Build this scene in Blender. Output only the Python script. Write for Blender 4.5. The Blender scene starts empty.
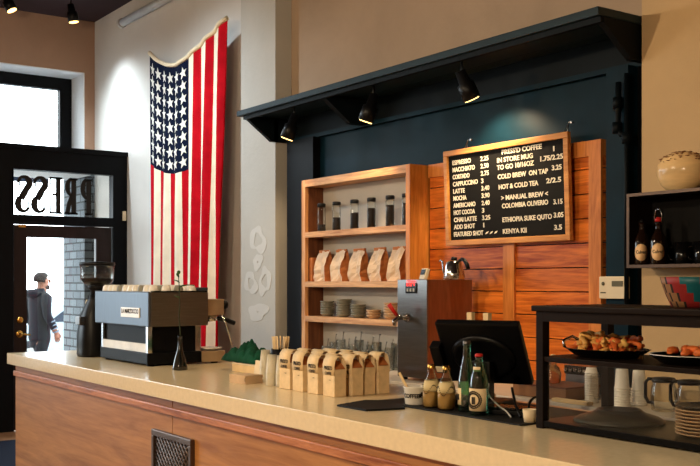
import bpy, bmesh, math, random
from mathutils import Vector, Matrix
R = random.Random(7)
sc = bpy.context.scene
COL = sc.collection
PI = math.pi
# ------------------------------------------------------------------ camera
F, CX, HY, H = 994.0, 350.0, 283.0, 1.6
TH = math.radians(54.8)
c_, s_ = math.sin(TH), math.cos(TH)
cam = bpy.data.cameras.new('camera'); camo = bpy.data.objects.new('camera', cam); COL.objects.link(camo)
camo.location = (0, 0, H); camo.rotation_euler = (PI/2, 0, TH)
cam.sensor_width = 36; cam.lens = F/700*36; cam.shift_y = 50/700.0
cam.clip_start = .05; cam.clip_end = 200
sc.camera = camo
# survey helpers: a sight line from the camera station met with a wall plane (y), a cross plane (x) or a level (z)
def ray(px):
    t = (px-CX)/F
    return -c_+s_*t, s_+c_*t
def PY(px, py, y):
    a, b = ray(px); d = y/b
    return Vector((a*d, y, H-(py-HY)*d/F))
def PXX(px, py, x):
    a, b = ray(px); d = x/a
    return Vector((x, b*d, H-(py-HY)*d/F))
def PZ(px, py, z):
    a, b = ray(px); d = F*(H-z)/(py-HY)
    return Vector((a*d, b*d, z))

# ------------------------------------------------------------------ materials
def lin(c):
    def f(v):
        v /= 255.0
        return v/12.92 if v <= .04045 else ((v+.055)/1.055)**2.4
    return tuple(f(v) for v in c)
def ramp(nt, fac, stops):
    r = nt.nodes.new('ShaderNodeValToRGB')
    el = r.color_ramp.elements
    while len(el) < len(stops): el.new(.5)
    for e, (p, col) in zip(el, stops):
        e.position = p; e.color = (*col, 1)
    nt.links.new(fac, r.inputs['Fac'])
    return r.outputs['Color']
def newmat(name):
    m = bpy.data.materials.new(name); m.use_nodes = True
    nt = m.node_tree; b = nt.nodes['Principled BSDF']
    return m, nt, b
def objco(nt, scale=(1, 1, 1), rot=(0, 0, 0)):
    tc = nt.nodes.new('ShaderNodeTexCoord'); mp = nt.nodes.new('ShaderNodeMapping')
    mp.inputs['Scale'].default_value = scale; mp.inputs['Rotation'].default_value = rot
    nt.links.new(tc.outputs['Object'], mp.inputs['Vector'])
    return mp.outputs['Vector']
def noise(nt, vec, scale, detail=4, rough=.55, dist=0):
    n = nt.nodes.new('ShaderNodeTexNoise')
    n.inputs['Scale'].default_value = scale; n.inputs['Detail'].default_value = detail
    n.inputs['Roughness'].default_value = rough; n.inputs['Distortion'].default_value = dist
    nt.links.new(vec, n.inputs['Vector'])
    return n.outputs['Fac']
def bump(nt, b, h, st, dist=.01):
    bp = nt.nodes.new('ShaderNodeBump'); bp.inputs['Strength'].default_value = st; bp.inputs['Distance'].default_value = dist
    nt.links.new(h, bp.inputs['Height']); nt.links.new(bp.outputs['Normal'], b.inputs['Normal'])
def M(name, rgb, rough=.6, metal=0, var=.12, scale=8, bm=0, spec=.22, stretch=(1, 1, 1), coat=0, emit=0):
    m, nt, b = newmat(name)
    l = lin(rgb)
    n = noise(nt, objco(nt, stretch), scale)
    lo = tuple(v*(1-var) for v in l); hi = tuple(min(1, v*(1+var)) for v in l)
    col = ramp(nt, n, [(.3, lo), (.7, hi)])
    nt.links.new(col, b.inputs['Base Color'])
    b.inputs['Roughness'].default_value = rough; b.inputs['Metallic'].default_value = metal
    b.inputs['Specular IOR Level'].default_value = spec; b.inputs['Coat Weight'].default_value = coat
    if bm: bump(nt, b, n, bm)
    if emit:
        nt.links.new(col, b.inputs['Emission Color']); b.inputs['Emission Strength'].default_value = emit
    return m
def wood(name, dark, light, axis='x', rough=.45, scale=1.0, plank=None, coat=.0):
    m, nt, b = newmat(name)
    st = {'x': (.55, 7, 7), 'y': (7, .55, 7), 'z': (7, 7, .55)}[axis]
    v = objco(nt, tuple(k*scale for k in st))
    if plank:
        tc = nt.nodes.new('ShaderNodeTexCoord'); sp = nt.nodes.new('ShaderNodeSeparateXYZ')
        nt.links.new(tc.outputs['Object'], sp.inputs[0])
        dv = nt.nodes.new('ShaderNodeMath'); dv.operation = 'DIVIDE'; dv.inputs[1].default_value = plank
        nt.links.new(sp.outputs['Z'], dv.inputs[0])
        fl = nt.nodes.new('ShaderNodeMath'); fl.operation = 'FLOOR'; nt.links.new(dv.outputs[0], fl.inputs[0])
        wn = nt.nodes.new('ShaderNodeTexWhiteNoise'); wn.noise_dimensions = '1D'; nt.links.new(fl.outputs[0], wn.inputs['W'])
        ad = nt.nodes.new('ShaderNodeVectorMath'); ad.operation = 'MULTIPLY_ADD'
        ad.inputs[1].default_value = (9, 9, 9)
        nt.links.new(wn.outputs['Color'], ad.inputs[0]); nt.links.new(v, ad.inputs[2])
        v = ad.outputs[0]
    n = noise(nt, v, 2.2, 6, .62, 1.4)
    n2 = noise(nt, v, 14, 3, .5, .3)
    mx = nt.nodes.new('ShaderNodeMath'); mx.operation = 'MULTIPLY_ADD'; mx.inputs[1].default_value = .35
    nt.links.new(n2, mx.inputs[0]); nt.links.new(n, mx.inputs[2])
    fac = mx.outputs[0]
    if plank:
        m2 = nt.nodes.new('ShaderNodeMath'); m2.operation = 'MULTIPLY_ADD'; m2.inputs[1].default_value = .22
        nt.links.new(wn.outputs['Value'], m2.inputs[0]); nt.links.new(fac, m2.inputs[2])
        fac = m2.outputs[0]
    lo, hi = lin(dark), lin(light)
    mid = tuple((a+q)/2 for a, q in zip(lo, hi))
    k = .11 if plank else 0
    nt.links.new(ramp(nt, fac, [(.45+k, lo), (.66+k, mid), (.9+k, hi)]), b.inputs['Base Color'])
    b.inputs['Roughness'].default_value = rough; b.inputs['Specular IOR Level'].default_value = .2; b.inputs['Coat Weight'].default_value = coat; b.inputs['Coat Roughness'].default_value = .25
    bump(nt, b, n2, .08, .004)
    return m
def glass(name, tint=(1, 1, 1), rough=.02, gloss=.12):          # thin clear glass: see-through sheet with a faint reflection
    m = bpy.data.materials.new(name); m.use_nodes = True; nt = m.node_tree; nt.nodes.clear()
    o = nt.nodes.new('ShaderNodeOutputMaterial'); mx = nt.nodes.new('ShaderNodeMixShader')
    tr = nt.nodes.new('ShaderNodeBsdfTransparent'); gl = nt.nodes.new('ShaderNodeBsdfGlossy')
    fr = nt.nodes.new('ShaderNodeLayerWeight'); fr.inputs['Blend'].default_value = .25
    ma = nt.nodes.new('ShaderNodeMath'); ma.operation = 'MULTIPLY_ADD'; ma.inputs[1].default_value = .7; ma.inputs[2].default_value = gloss*.35
    n = noise(nt, objco(nt), 6)
    tr.inputs['Color'].default_value = (*tint, 1)
    col = ramp(nt, n, [(0, tuple(t*.97 for t in tint)), (1, tint)])
    nt.links.new(col, tr.inputs['Color'])
    gl.inputs['Roughness'].default_value = rough
    nt.links.new(fr.outputs['Fresnel'], ma.inputs[0]); nt.links.new(ma.outputs[0], mx.inputs['Fac'])
    nt.links.new(tr.outputs[0], mx.inputs[1]); nt.links.new(gl.outputs[0], mx.inputs[2]); nt.links.new(mx.outputs[0], o.inputs['Surface'])
    return m
def frosted(name, rgb, alpha):
    m, nt, b = newmat(name)
    n = noise(nt, objco(nt), 12); l = lin(rgb)
    nt.links.new(ramp(nt, n, [(.2, tuple(v*.92 for v in l)), (.8, l)]), b.inputs['Base Color'])
    b.inputs['Roughness'].default_value = .3; b.inputs['Alpha'].default_value = alpha
    return m
def bottleglass(name, rgb, rough=.04):
    m, nt, b = newmat(name)
    n = noise(nt, objco(nt), 9)
    l = lin(rgb)
    nt.links.new(ramp(nt, n, [(.2, tuple(v*.85 for v in l)), (.8, l)]), b.inputs['Base Color'])
    b.inputs['Roughness'].default_value = rough; b.inputs['Transmission Weight'].default_value = .75
    b.inputs['IOR'].default_value = 1.3
    return m
def plaster(name, rgb, var=.1, bm=.25, blotch=1.3):
    m, nt, b = newmat(name)
    v = objco(nt)
    n1 = noise(nt, v, blotch, 6, .6, .4); n2 = noise(nt, v, 28, 5, .6)
    l = lin(rgb)
    nt.links.new(ramp(nt, n1, [(.3, tuple(x*(1-var) for x in l)), (.7, tuple(min(1, x*(1+var)) for x in l))]), b.inputs['Base Color'])
    b.inputs['Roughness'].default_value = .7; b.inputs['Specular IOR Level'].default_value = .2
    bump(nt, b, n2, bm, .01)
    return m
def brick(name):
    m, nt, b = newmat(name)
    tc = nt.nodes.new('ShaderNodeTexCoord'); sp = nt.nodes.new('ShaderNodeSeparateXYZ'); cb = nt.nodes.new('ShaderNodeCombineXYZ')
    nt.links.new(tc.outputs['Object'], sp.inputs[0])
    ad = nt.nodes.new('ShaderNodeMath'); nt.links.new(sp.outputs['X'], ad.inputs[0]); nt.links.new(sp.outputs['Y'], ad.inputs[1])
    nt.links.new(ad.outputs[0], cb.inputs['X']); nt.links.new(sp.outputs['Z'], cb.inputs['Y'])
    br = nt.nodes.new('ShaderNodeTexBrick'); br.inputs['Scale'].default_value = 1
    br.inputs['Brick Width'].default_value = .25; br.inputs['Row Height'].default_value = .1; br.inputs['Mortar Size'].default_value = .011
    br.inputs['Color1'].default_value = (*lin((98, 106, 110)), 1); br.inputs['Color2'].default_value = (*lin((74, 82, 88)), 1)
    br.inputs['Mortar'].default_value = (*lin((22, 26, 30)), 1)
    nt.links.new(cb.outputs[0], br.inputs['Vector']); nt.links.new(br.outputs['Color'], b.inputs['Base Color'])
    b.inputs['Roughness'].default_value = .8; bump(nt, b, br.outputs['Fac'], -.6, .01)
    return m

MAT = dict(
    plaster_pale=plaster('pale plaster', (204, 198, 190), .06), plaster_tan=plaster('tan plaster', (160, 138, 116), .12),
    plaster_grey=plaster('grey plaster', (176, 172, 164), .07), plaster_patch=plaster('white filler', (190, 187, 181), .08),
    plaster_left=plaster('brown plaster', (150, 118, 96), .1), plaster_warm=plaster('cream plaster', (188, 158, 116), .09),
    reveal=plaster('white plaster', (206, 206, 206), .05), ceiling=M('dark ceiling', (46, 30, 32), .8),
    teal=M('teal paint', (8, 32, 44), .42, var=.3, scale=3, bm=.14, spec=.07), dark_teal=M('dark teal paint', (8, 14, 18), .5, var=.2, scale=4, bm=.1, spec=.08),
    black_paint=M('black paint', (9, 10, 13), .5, var=.15, spec=.1), slab=M('grey teal paint', (16, 36, 44), .5, var=.2),
    brown_door=M('dark brown stain', (34, 22, 19), .4, var=.2, stretch=(6, 6, .6)), brick=brick('grey painted brick'),
    oak=wood('oak boards', (160, 104, 58), (232, 182, 128), 'x', .42), oak_up=wood('oak uprights', (160, 102, 56), (228, 172, 116), 'z', .42),
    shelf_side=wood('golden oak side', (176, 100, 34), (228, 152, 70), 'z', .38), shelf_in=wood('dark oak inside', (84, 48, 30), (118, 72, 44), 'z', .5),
    plank=wood('orange pine planks', (150, 60, 14), (236, 132, 50), 'x', .4, 1.0, .142), batten=wood('pine batten', (168, 90, 32), (226, 144, 72), 'z', .4),
    ply=wood('counter plywood', (144, 92, 48), (192, 136, 80), 'x', .45, .5), ply_trim=wood('counter moulding', (124, 66, 36), (204, 136, 90), 'x', .38),
    frame_oak=wood('board frame oak', (166, 102, 44), (220, 156, 84), 'x', .4), floor=wood('floor boards', (120, 84, 56), (170, 124, 88), 'y', .4),
    stone=M('cream solid surface', (224, 204, 166), .2, var=.05, scale=40, spec=.4), back_top=M('white laminate', (206, 196, 180), .3, var=.04),
    steel=M('brushed steel', (128, 126, 124), .3, 1, var=.1, stretch=(1, 1, 14)), steel_blue=M('brushed panel steel', (96, 104, 112), .42, .9, var=.08, stretch=(14, 1, 1)),
    chrome=M('chrome', (205, 205, 205), .12, 1, var=.04), steel_wood_reflect=M('reddish brushed side', (140, 98, 72), .36, .7, var=.15, stretch=(8, 8, 1)),
    brass=M('brass', (212, 164, 84), .25, 1), bronze=M('bronze grille', (92, 76, 66), .4, .7), black_plastic=M('black plastic', (9, 9, 11), .4, var=.1, spec=.2), champagne=M('champagne steel', (190, 170, 140), .4, .8),
    black_gloss=M('gloss black', (9, 9, 10), .14, var=.1, spec=.3), case_black=M('dark stained wood', (24, 16, 11), .45, var=.25, spec=.06, stretch=(1, 6, 6)),
    case_floor=M('glossy black case floor', (8, 8, 9), .3, var=.1, spec=.1), rubber=M('black rubber', (20, 20, 21), .65), kraft=M('kraft paper', (222, 194, 150), .7, var=.12, scale=20, bm=.3),
    kraft_shelf=M('brown kraft paper', (178, 108, 60), .7, var=.16, scale=18, bm=.4), kraft_label=M('pale bag label', (212, 184, 154), .65, var=.06),
    ink=M('black ink', (34, 28, 24), .7), letter=M('white board letters', (232, 224, 204), .5), felt=M('black felt board', (13, 12, 12), .9),
    white=M('white ceramic', (226, 220, 208), .25, spec=.5), cream=M('cream card', (222, 202, 168), .7), paper=M('napkin paper', (206, 176, 140), .8),
    grey_ware=M('grey green stoneware', (132, 128, 112), .4), tan_ware=M('tan stoneware', (196, 160, 122), .4), dark_ware=M('dark stoneware', (62, 56, 50), .3),
    beans=M('roasted coffee beans', (26, 16, 12), .5, bm=1, scale=120), glass=glass('clear glass', (.96, .98, .97)), pane=glass('window glass', (.95, .97, .97), gloss=.02),
    juice=M('cloudy juice', (186, 148, 88), .35, var=.1), juice_label=M('pale juice label', (206, 186, 138), .6), juice_glass=glass('bottle neck glass', (.9, .88, .8)),
    green_glass=glass('green bottle glass', (.34, .68, .52), gloss=.3), brown_glass=M('dark brown bottle glass', (26, 14, 9), .08, coat=.6), label=M('cream bottle label', (226, 202, 158), .6),
    orange_label=M('cream orange label', (240, 196, 142), .6), red=M('red enamel', (182, 34, 30), .35), red_dark=M('dark red paint', (128, 34, 32), .5),
    flag_red=M('faded red bunting', (176, 16, 28), .9, var=.2, scale=6, spec=.03), flag_white=M('aged white bunting', (232, 218, 192), .9, var=.1, scale=6, spec=.03), flag_blue=M('navy bunting', (15, 22, 42), .9, var=.2, scale=6, spec=.03),
    star=M('white star cotton', (226, 222, 210), .8), green_cloth=M('dark green cloth', (10, 66, 46), .9, var=.3), plastic_cup=frosted('clear plastic', (232, 222, 196), .5),
    stick=M('birch stick', (220, 190, 140), .6), leaf=M('green leaf', (52, 84, 40), .5), stem=M('plant stem', (40, 50, 30), .6), bottle_dark=M('dark bottle', (18, 20, 19), .1, coat=.5, spec=.5),
    pastry=M('golden pastry', (246, 178, 96), .5, var=.35, scale=25, bm=.6), pastry_red=M('reddish pastry', (222, 112, 52), .5, var=.35, scale=30, bm=.6), glaze=M('tan vase glaze', (222, 186, 132), .2, var=.22, scale=3, stretch=(1, 1, 5)),
    teal_glaze=M('teal bowl panel', (20, 84, 92), .4), bowl_wood=M('bowl wood', (132, 92, 58), .5), jacket=M('dark blue jacket', (9, 12, 19), .85, var=.25), jeans=M('dark jeans', (10, 12, 17), .9), skin=M('skin', (120, 78, 60), .55),
    hair=M('dark hair', (26, 18, 16), .8), stripe=M('pale sleeve stripe', (96, 104, 116), .8), bag=M('brown satchel', (120, 70, 40), .6), car=M('pale car paint', (140, 152, 158), .4), car_glass=M('car window', (38, 48, 58), .3, spec=.1),
    tyre=M('tyre', (28, 30, 34), .7), pavement=M('pavement', (176, 176, 172), .85, var=.1), road=M('asphalt road', (150, 152, 154), .9), navy_mat=M('navy mat', (16, 26, 44), .95, var=.3, scale=60), amber=bottleglass('amber glass', (196, 150, 84), .15),
    bulb=M('lamp face', (255, 206, 120), .5, emit=4.0, var=.02), red_led=M('red led digits', (255, 40, 30), .5, emit=3.0, var=.02), lcd=M('grey lcd', (96, 92, 74), .3), white_plastic=M('white plastic', (222, 206, 176), .45, var=.04), pipe=M('grey pipe', (178, 176, 172), .5),
    awning=M('dark awning', (40, 50, 66), .8))

# ------------------------------------------------------------------ mesh builder
class MB:
    def __init__(s): s.bm = bmesh.new(); s.mi = 0; s.mats = []
    def use(s, key):
        m = MAT[key]
        if m not in s.mats: s.mats.append(m)
        s.mi = s.mats.index(m); return s
    def _f(s, vs, smooth=False):
        try: f = s.bm.faces.new(vs)
        except ValueError: return
        f.material_index = s.mi; f.smooth = smooth
    def box(s, x0, x1, y0, y1, z0, z1, bev=0, mat=None):
        if x0 > x1: x0, x1 = x1, x0
        if y0 > y1: y0, y1 = y1, y0
        if z0 > z1: z0, z1 = z1, z0
        v = [s.bm.verts.new((x, y, z)) for z in (z0, z1) for y in (y0, y1) for x in (x0, x1)]
        if mat is not None:
            for q in v: q.co = mat @ q.co
        fs = [(0, 2, 3, 1), (4, 5, 7, 6), (0, 1, 5, 4), (2, 6, 7, 3), (0, 4, 6, 2), (1, 3, 7, 5)]
        es = set(); made = []
        for f in fs:
            ff = s.bm.faces.new([v[i] for i in f]); ff.material_index = s.mi; made.append(ff); es.update(ff.edges)
        if bev:
            r = bmesh.ops.bevel(s.bm, geom=list(es), offset=bev, segments=2, profile=.6, affect='EDGES')
            for ff in r['faces']: ff.material_index = s.mi
        return s
    def ring(s, ctr, u, w, r, n, ell=1):
        return [s.bm.verts.new(ctr+u*(r*math.cos(2*PI*i/n))+w*(r*ell*math.sin(2*PI*i/n))) for i in range(n)]
    def tube(s, pts, r, n=10, caps=True, smooth=True):
        pts = [Vector(p) for p in pts]; rs = r if isinstance(r, (list, tuple)) else [r]*len(pts)
        rings = []; u = None
        for i, p in enumerate(pts):
            d = (pts[min(i+1, len(pts)-1)]-pts[max(i-1, 0)])
            if d.length < 1e-9: d = Vector((0, 0, 1))
            d.normalize()
            if u is None: u = d.orthogonal().normalized()
            else:
                u = u-d*u.dot(d)
                u = u.normalized() if u.length > 1e-6 else d.orthogonal().normalized()
            rings.append(s.ring(p, u, d.cross(u), rs[i], n))
        for a, b in zip(rings, rings[1:]):
            for i in range(n): s._f((a[i], a[(i+1) % n], b[(i+1) % n], b[i]), smooth)
        if caps: s._f(rings[0][::-1]); s._f(rings[-1])
        return s
    def lathe(s, prof, c=(0, 0, 0), n=20, smooth=True, axis='z', sx=1, sy=1):
        c = Vector(c); rings = []
        for r, z in prof:
            vs = []
            for i in range(n):
                a = 2*PI*i/n
                p = Vector((r*math.cos(a)*sx, r*math.sin(a)*sy, z))
                if axis == 'y': p = Vector((p.x, -p.z, p.y))
                if axis == 'x': p = Vector((p.z, p.x, p.y))
                vs.append(s.bm.verts.new(c+p))
            rings.append(vs)
        for a, b in zip(rings, rings[1:]):
            for i in range(n): s._f((a[i], a[(i+1) % n], b[(i+1) % n], b[i]), smooth)
        if prof[0][0] > 1e-5: s._f(rings[0][::-1])
        if prof[-1][0] > 1e-5: s._f(rings[-1])
        return s
    def prism(s, poly, axis, a, b, bev=0):
        """poly in the plane across axis, extruded from a to b along it"""
        def mk(p, t):
            return {'x': (t, p[0], p[1]), 'y': (p[0], t, p[1]), 'z': (p[0], p[1], t)}[axis]
        A = [s.bm.verts.new(mk(p, a)) for p in poly]; B = [s.bm.verts.new(mk(p, b)) for p in poly]
        n = len(poly)
        s._f(A[::-1]); s._f(B)
        for i in range(n): s._f((A[i], A[(i+1) % n], B[(i+1) % n], B[i]))
        return s
    def mesh(s, me, mat):
        base = len(s.bm.verts)
        vs = [s.bm.verts.new(mat @ v.co) for v in me.vertices]
        for p in me.polygons: s._f([vs[i] for i in p.vertices])
        return s
    def text(s, txt, size, mat, sx=.8, ext=.001, align='LEFT', off=0, width=None):
        cu = bpy.data.curves.new('t', 'FONT'); cu.body = txt; cu.size = size; cu.extrude = ext; cu.align_x = align; cu.resolution_u = 3; cu.offset = off
        ob = bpy.data.objects.new('t', cu); COL.objects.link(ob)
        bpy.context.view_layer.update()
        me = bpy.data.meshes.new_from_object(ob.evaluated_get(bpy.context.evaluated_depsgraph_get()))
        if width:
            xs = [v.co.x for v in me.vertices]; sx = width/max(1e-4, max(xs)-min(xs))
        s.mesh(me, mat @ Matrix.Diagonal((sx, 1, 1, 1)))
        bpy.data.objects.remove(ob); bpy.data.curves.remove(cu); bpy.data.meshes.remove(me)
        return s
    def build(s, name, mat=None, parent=None, loc=None, sub=0):
        bmesh.ops.recalc_face_normals(s.bm, faces=s.bm.faces[:])
        me = bpy.data.meshes.new(name); s.bm.to_mesh(me); s.bm.free()
        if s.mats:
            for m in s.mats: me.materials.append(m)
        else: me.materials.append(MAT[mat] if isinstance(mat, str) else mat)
        o = bpy.data.objects.new(name, me); COL.objects.link(o)
        if parent: o.parent = parent
        if loc is not None: o.location = loc
        if sub:
            md = o.modifiers.new('sub', 'SUBSURF'); md.levels = sub; md.render_levels = sub
        return o
def tag(o, label, cat, group=None, kind=None):
    o['label'] = label; o['category'] = cat
    if group: o['group'] = group
    if kind: o['kind'] = kind
    return o
def thing(name, label, cat, loc=(0, 0, 0), rz=0, group=None):
    o = bpy.data.objects.new(name, None); COL.objects.link(o); o.empty_display_size = .05
    o.location = loc; o.rotation_euler = (0, 0, rz)
    return tag(o, label, cat, group)
def part(o, label): o['label'] = label; return o
def struct(o, label=None, cat=None):
    o['kind'] = 'structure'
    if label: o['label'] = label
    if cat: o['category'] = cat
    return o
def dup(root, loc, rz=None, label=None, group=None):
    r = root.copy(); COL.objects.link(r); r.location = loc
    if rz is not None: r.rotation_euler = (0, 0, rz)
    if label: r['label'] = label
    if group: r['group'] = group
    for ch in root.children:
        q = ch.copy(); COL.objects.link(q); q.parent = r
        for g in ch.children:
            d = g.copy(); COL.objects.link(d); d.parent = q
    return r
ORD = ['first', 'second', 'third', 'fourth', 'fifth', 'sixth', 'seventh', 'eighth', 'ninth', 'tenth', 'eleventh', 'twelfth', 'thirteenth', 'fourteenth']
FY = Matrix(((1, 0, 0, 0), (0, 0, -1, 0), (0, 1, 0, 0), (0, 0, 0, 1)))       # flat lettering stood up on a wall that faces -y
def at(x, y, z): return Matrix.Translation((x, y, z))

# ------------------------------------------------------------------ levels
YW, YA, YP = 4.5, 4.5, 4.34          # flag wall, alcove back, pier faces
ZC, ZB = 1.05, .98                   # counter tops
XW, XS, ZCEIL = -11.85, -10.83, 4.82
XPL, XPR, XR = -7.85, -7.25, -3.445  # left pier, start of right pier

# ------------------------------------------------------------------ room shell
struct(MB().box(-12.5, 4, -4, 4.8, -.1, 0).build('floor', 'floor'), 'tan wooden floor boards of the coffee bar', 'floor')
struct(MB().box(-12.5, 4, -4, 4.8, ZCEIL, ZCEIL+.1).build('ceiling', 'ceiling'), 'dark brown ceiling above the entrance', 'ceiling')
struct(MB().box(XW, XPL+.1, YW, YW+.2, 0, ZCEIL).build('wall_back', 'plaster_pale'), 'pale plaster wall behind the hanging flag', 'wall')
m = MB().use('plaster_grey').box(XPL, XPR, YP, YW+.2, 0, ZCEIL)
struct(m.build('wall_pier'), 'grey plaster pier between the flag and the shelves', 'wall pier')
# patches of filler on the pier
m = MB()
def blob(mb, cx, cz, rx, rz, y, seed):
    rr = random.Random(seed); n = 22
    ph = [rr.uniform(0, 6) for _ in range(3)]
    pl = []
    for i in range(n):
        a = 2*PI*i/n; k = 1+.14*math.sin(2*a+ph[0])+.1*math.sin(3*a+ph[1])+.06*math.sin(5*a+ph[2])
        pl.append((cx+rx*k*math.cos(a), cz+rz*k*math.sin(a)))
    mb.prism(pl, 'y', y, y+.006)
def smear(mb, px, py, w, h, hole, seed):
    p = PY(px, py, YP); q = PY(px+w, py-h, YP); rx, rz = q.x-p.x, q.z-p.z
    rr = random.Random(seed); n = 26; ph = [rr.uniform(0, 6) for _ in range(4)]
    O, I = [], []
    for i in range(n):
        a = 2*PI*i/n; k = 1+.16*math.sin(2*a+ph[0])+.12*math.sin(3*a+ph[1])+.08*math.sin(5*a+ph[2]); h_ = hole*(1+.2*math.sin(3*a+ph[3]))
        O.append((p.x+rx*k*math.cos(a), p.z+rz*k*math.sin(a))); I.append((p.x+rx*h_*math.cos(a), p.z+rz*h_*math.sin(a)))
    for i in range(n):
        q4 = [O[i], O[(i+1) % n], I[(i+1) % n], I[i]]
        mb.prism(q4, 'y', YP-.003, YP-.0005)
for k_ in ((258, 240, 8, 14, .5), (251, 283, 6, 12, .45), (265, 281, 6, 14, .45), (258, 312, 9, 9, .1), (258, 262, 5, 8, .1)):
    smear(m, *k_, k_[0]+k_[1])
m.mats = [MAT['plaster_patch']]
struct(m.build('trim_filler'), 'white filler smears on the grey pier', 'plaster patch')
struct(MB().box(XPR, XR+.02, YA, YA+.2, 0, ZCEIL).build('wall_alcove', 'plaster_tan'), 'tan wall above the dark canopy', 'wall')
struct(MB().box(XR, 4, YP, YW+.2, 0, ZCEIL).build('wall_right_pier', 'plaster_warm'), 'warm cream wall behind the round vase', 'wall')
struct(MB().box(3.9, 4, -4, 4.5, 0, ZCEIL).build('wall_right', 'plaster_tan'), 'tan side wall of the room', 'wall')
struct(MB().box(-12.5, 4, -4.1, -4, 0, ZCEIL).build('wall_front', 'plaster_tan'), 'tan wall opposite the bar', 'wall')
# street wall with one tall opening
YJ, ZT, XO = 4.37, 4.18, -12.5
m = MB().use('plaster_left').box(XO, XW, -4, 4.8, ZT, ZCEIL).box(XO, XW, YJ, 4.8, 3.1, ZT).box(XO, XW, -4, -3.2, 0, ZT)
struct(m.build('wall_left'), 'brown plaster wall above the street window', 'wall')
m = MB().box(XO+.1, XW+.003, YJ-.012, YJ, 3.1, ZT-.012).box(XO+.1, XW+.003, -3.2, YJ, ZT-.012, ZT)
struct(m.build('trim_reveal', 'reveal'), 'white plastered window reveal', 'window reveal')
struct(MB().box(XO-.1, XW, YJ, 4.8, 0, 3.1).build('wall_jamb', 'brick'), 'grey painted brick pier beside the door glass', 'brick pier')
# high window over the vestibule and added unseen shop window for daylight
def window(n, x, y0, y1, z0, z1, fw, mull, label):
    o = struct(MB().box(x, x+.09, y1-fw, y1, z0, z1).box(x, x+.09, y0, y0+fw, z0, z1).box(x, x+.09, y0+fw, y1-fw, z1-fw, z1).box(x, x+.09, y0+fw, y1-fw, z0, z0+fw).build('window_%d' % n, 'black_paint'), label, 'window')
    mm = MB()
    for k in mull: mm.box(x+.02, x+.07, k-.03, k+.03, z0+fw, z1-fw)
    if mull: mm.build('mullion', 'black_paint', o)
    MB().box(x+.04, x+.046, y0+fw, y1-fw, z0+fw, z1-fw).build('pane', 'pane', o)
    return o
XF = -12.36
window(1, XF, 1.32, YJ-.012, 3.1, ZT-.012, .15, (2.2,), 'high black framed street window above the door')
window(2, XF, -3.2, 1.2, .5, ZT-.012, .12, (-1.7, -.25), 'added unseen wide shop window left of the door')
struct(MB().box(XO, XW, -3.2, 1.2, 0, .5).build('wall_sill', 'plaster_left'), 'low brown wall under the shop window', 'wall')
struct(MB().box(XF-.02, XW+.1, 1.2, 1.32, 0, ZT-.012).build('wall_vestibule_side', 'black_paint'), 'black side wall of the entrance lobby', 'wall')
# vestibule partition with transom and door
zp0 = 3.10; ty0, ty1, tz0, tz1 = 3.19, 4.315, 2.34, 2.83; dy0, dy1, dzt = 3.21, 4.33, 2.24
t = .12
m = MB().box(XS-t, XS, 1.2, dy0, 0, zp0).box(XS-t, XS, dy1, YW, 0, zp0).box(XS-t, XS, dy0, dy1, dzt, tz0).box(XS-t, XS, dy0, dy1, tz1, zp0)
m.box(XS, XS+.03, 1.2, YW, zp0-.05, zp0).box(XS-t, XS, 3.19, dy0, tz0, tz1)
struct(m.build('wall_entrance', 'black_paint'), 'black timber entrance screen around the door', 'entrance screen')
struct(MB().box(XW-.45, XS-t, 1.32, YJ-.012, zp0-.2, zp0-.02).build('wall_lobby_top', 'reveal'), 'white top of the entrance lobby', 'ceiling')
tr = struct(MB().box(XS-.07, XS-.062, dy0, dy1, tz0, tz1).build('window_3', 'pane'), 'transom window with painted lettering over the door', 'window')
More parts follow.
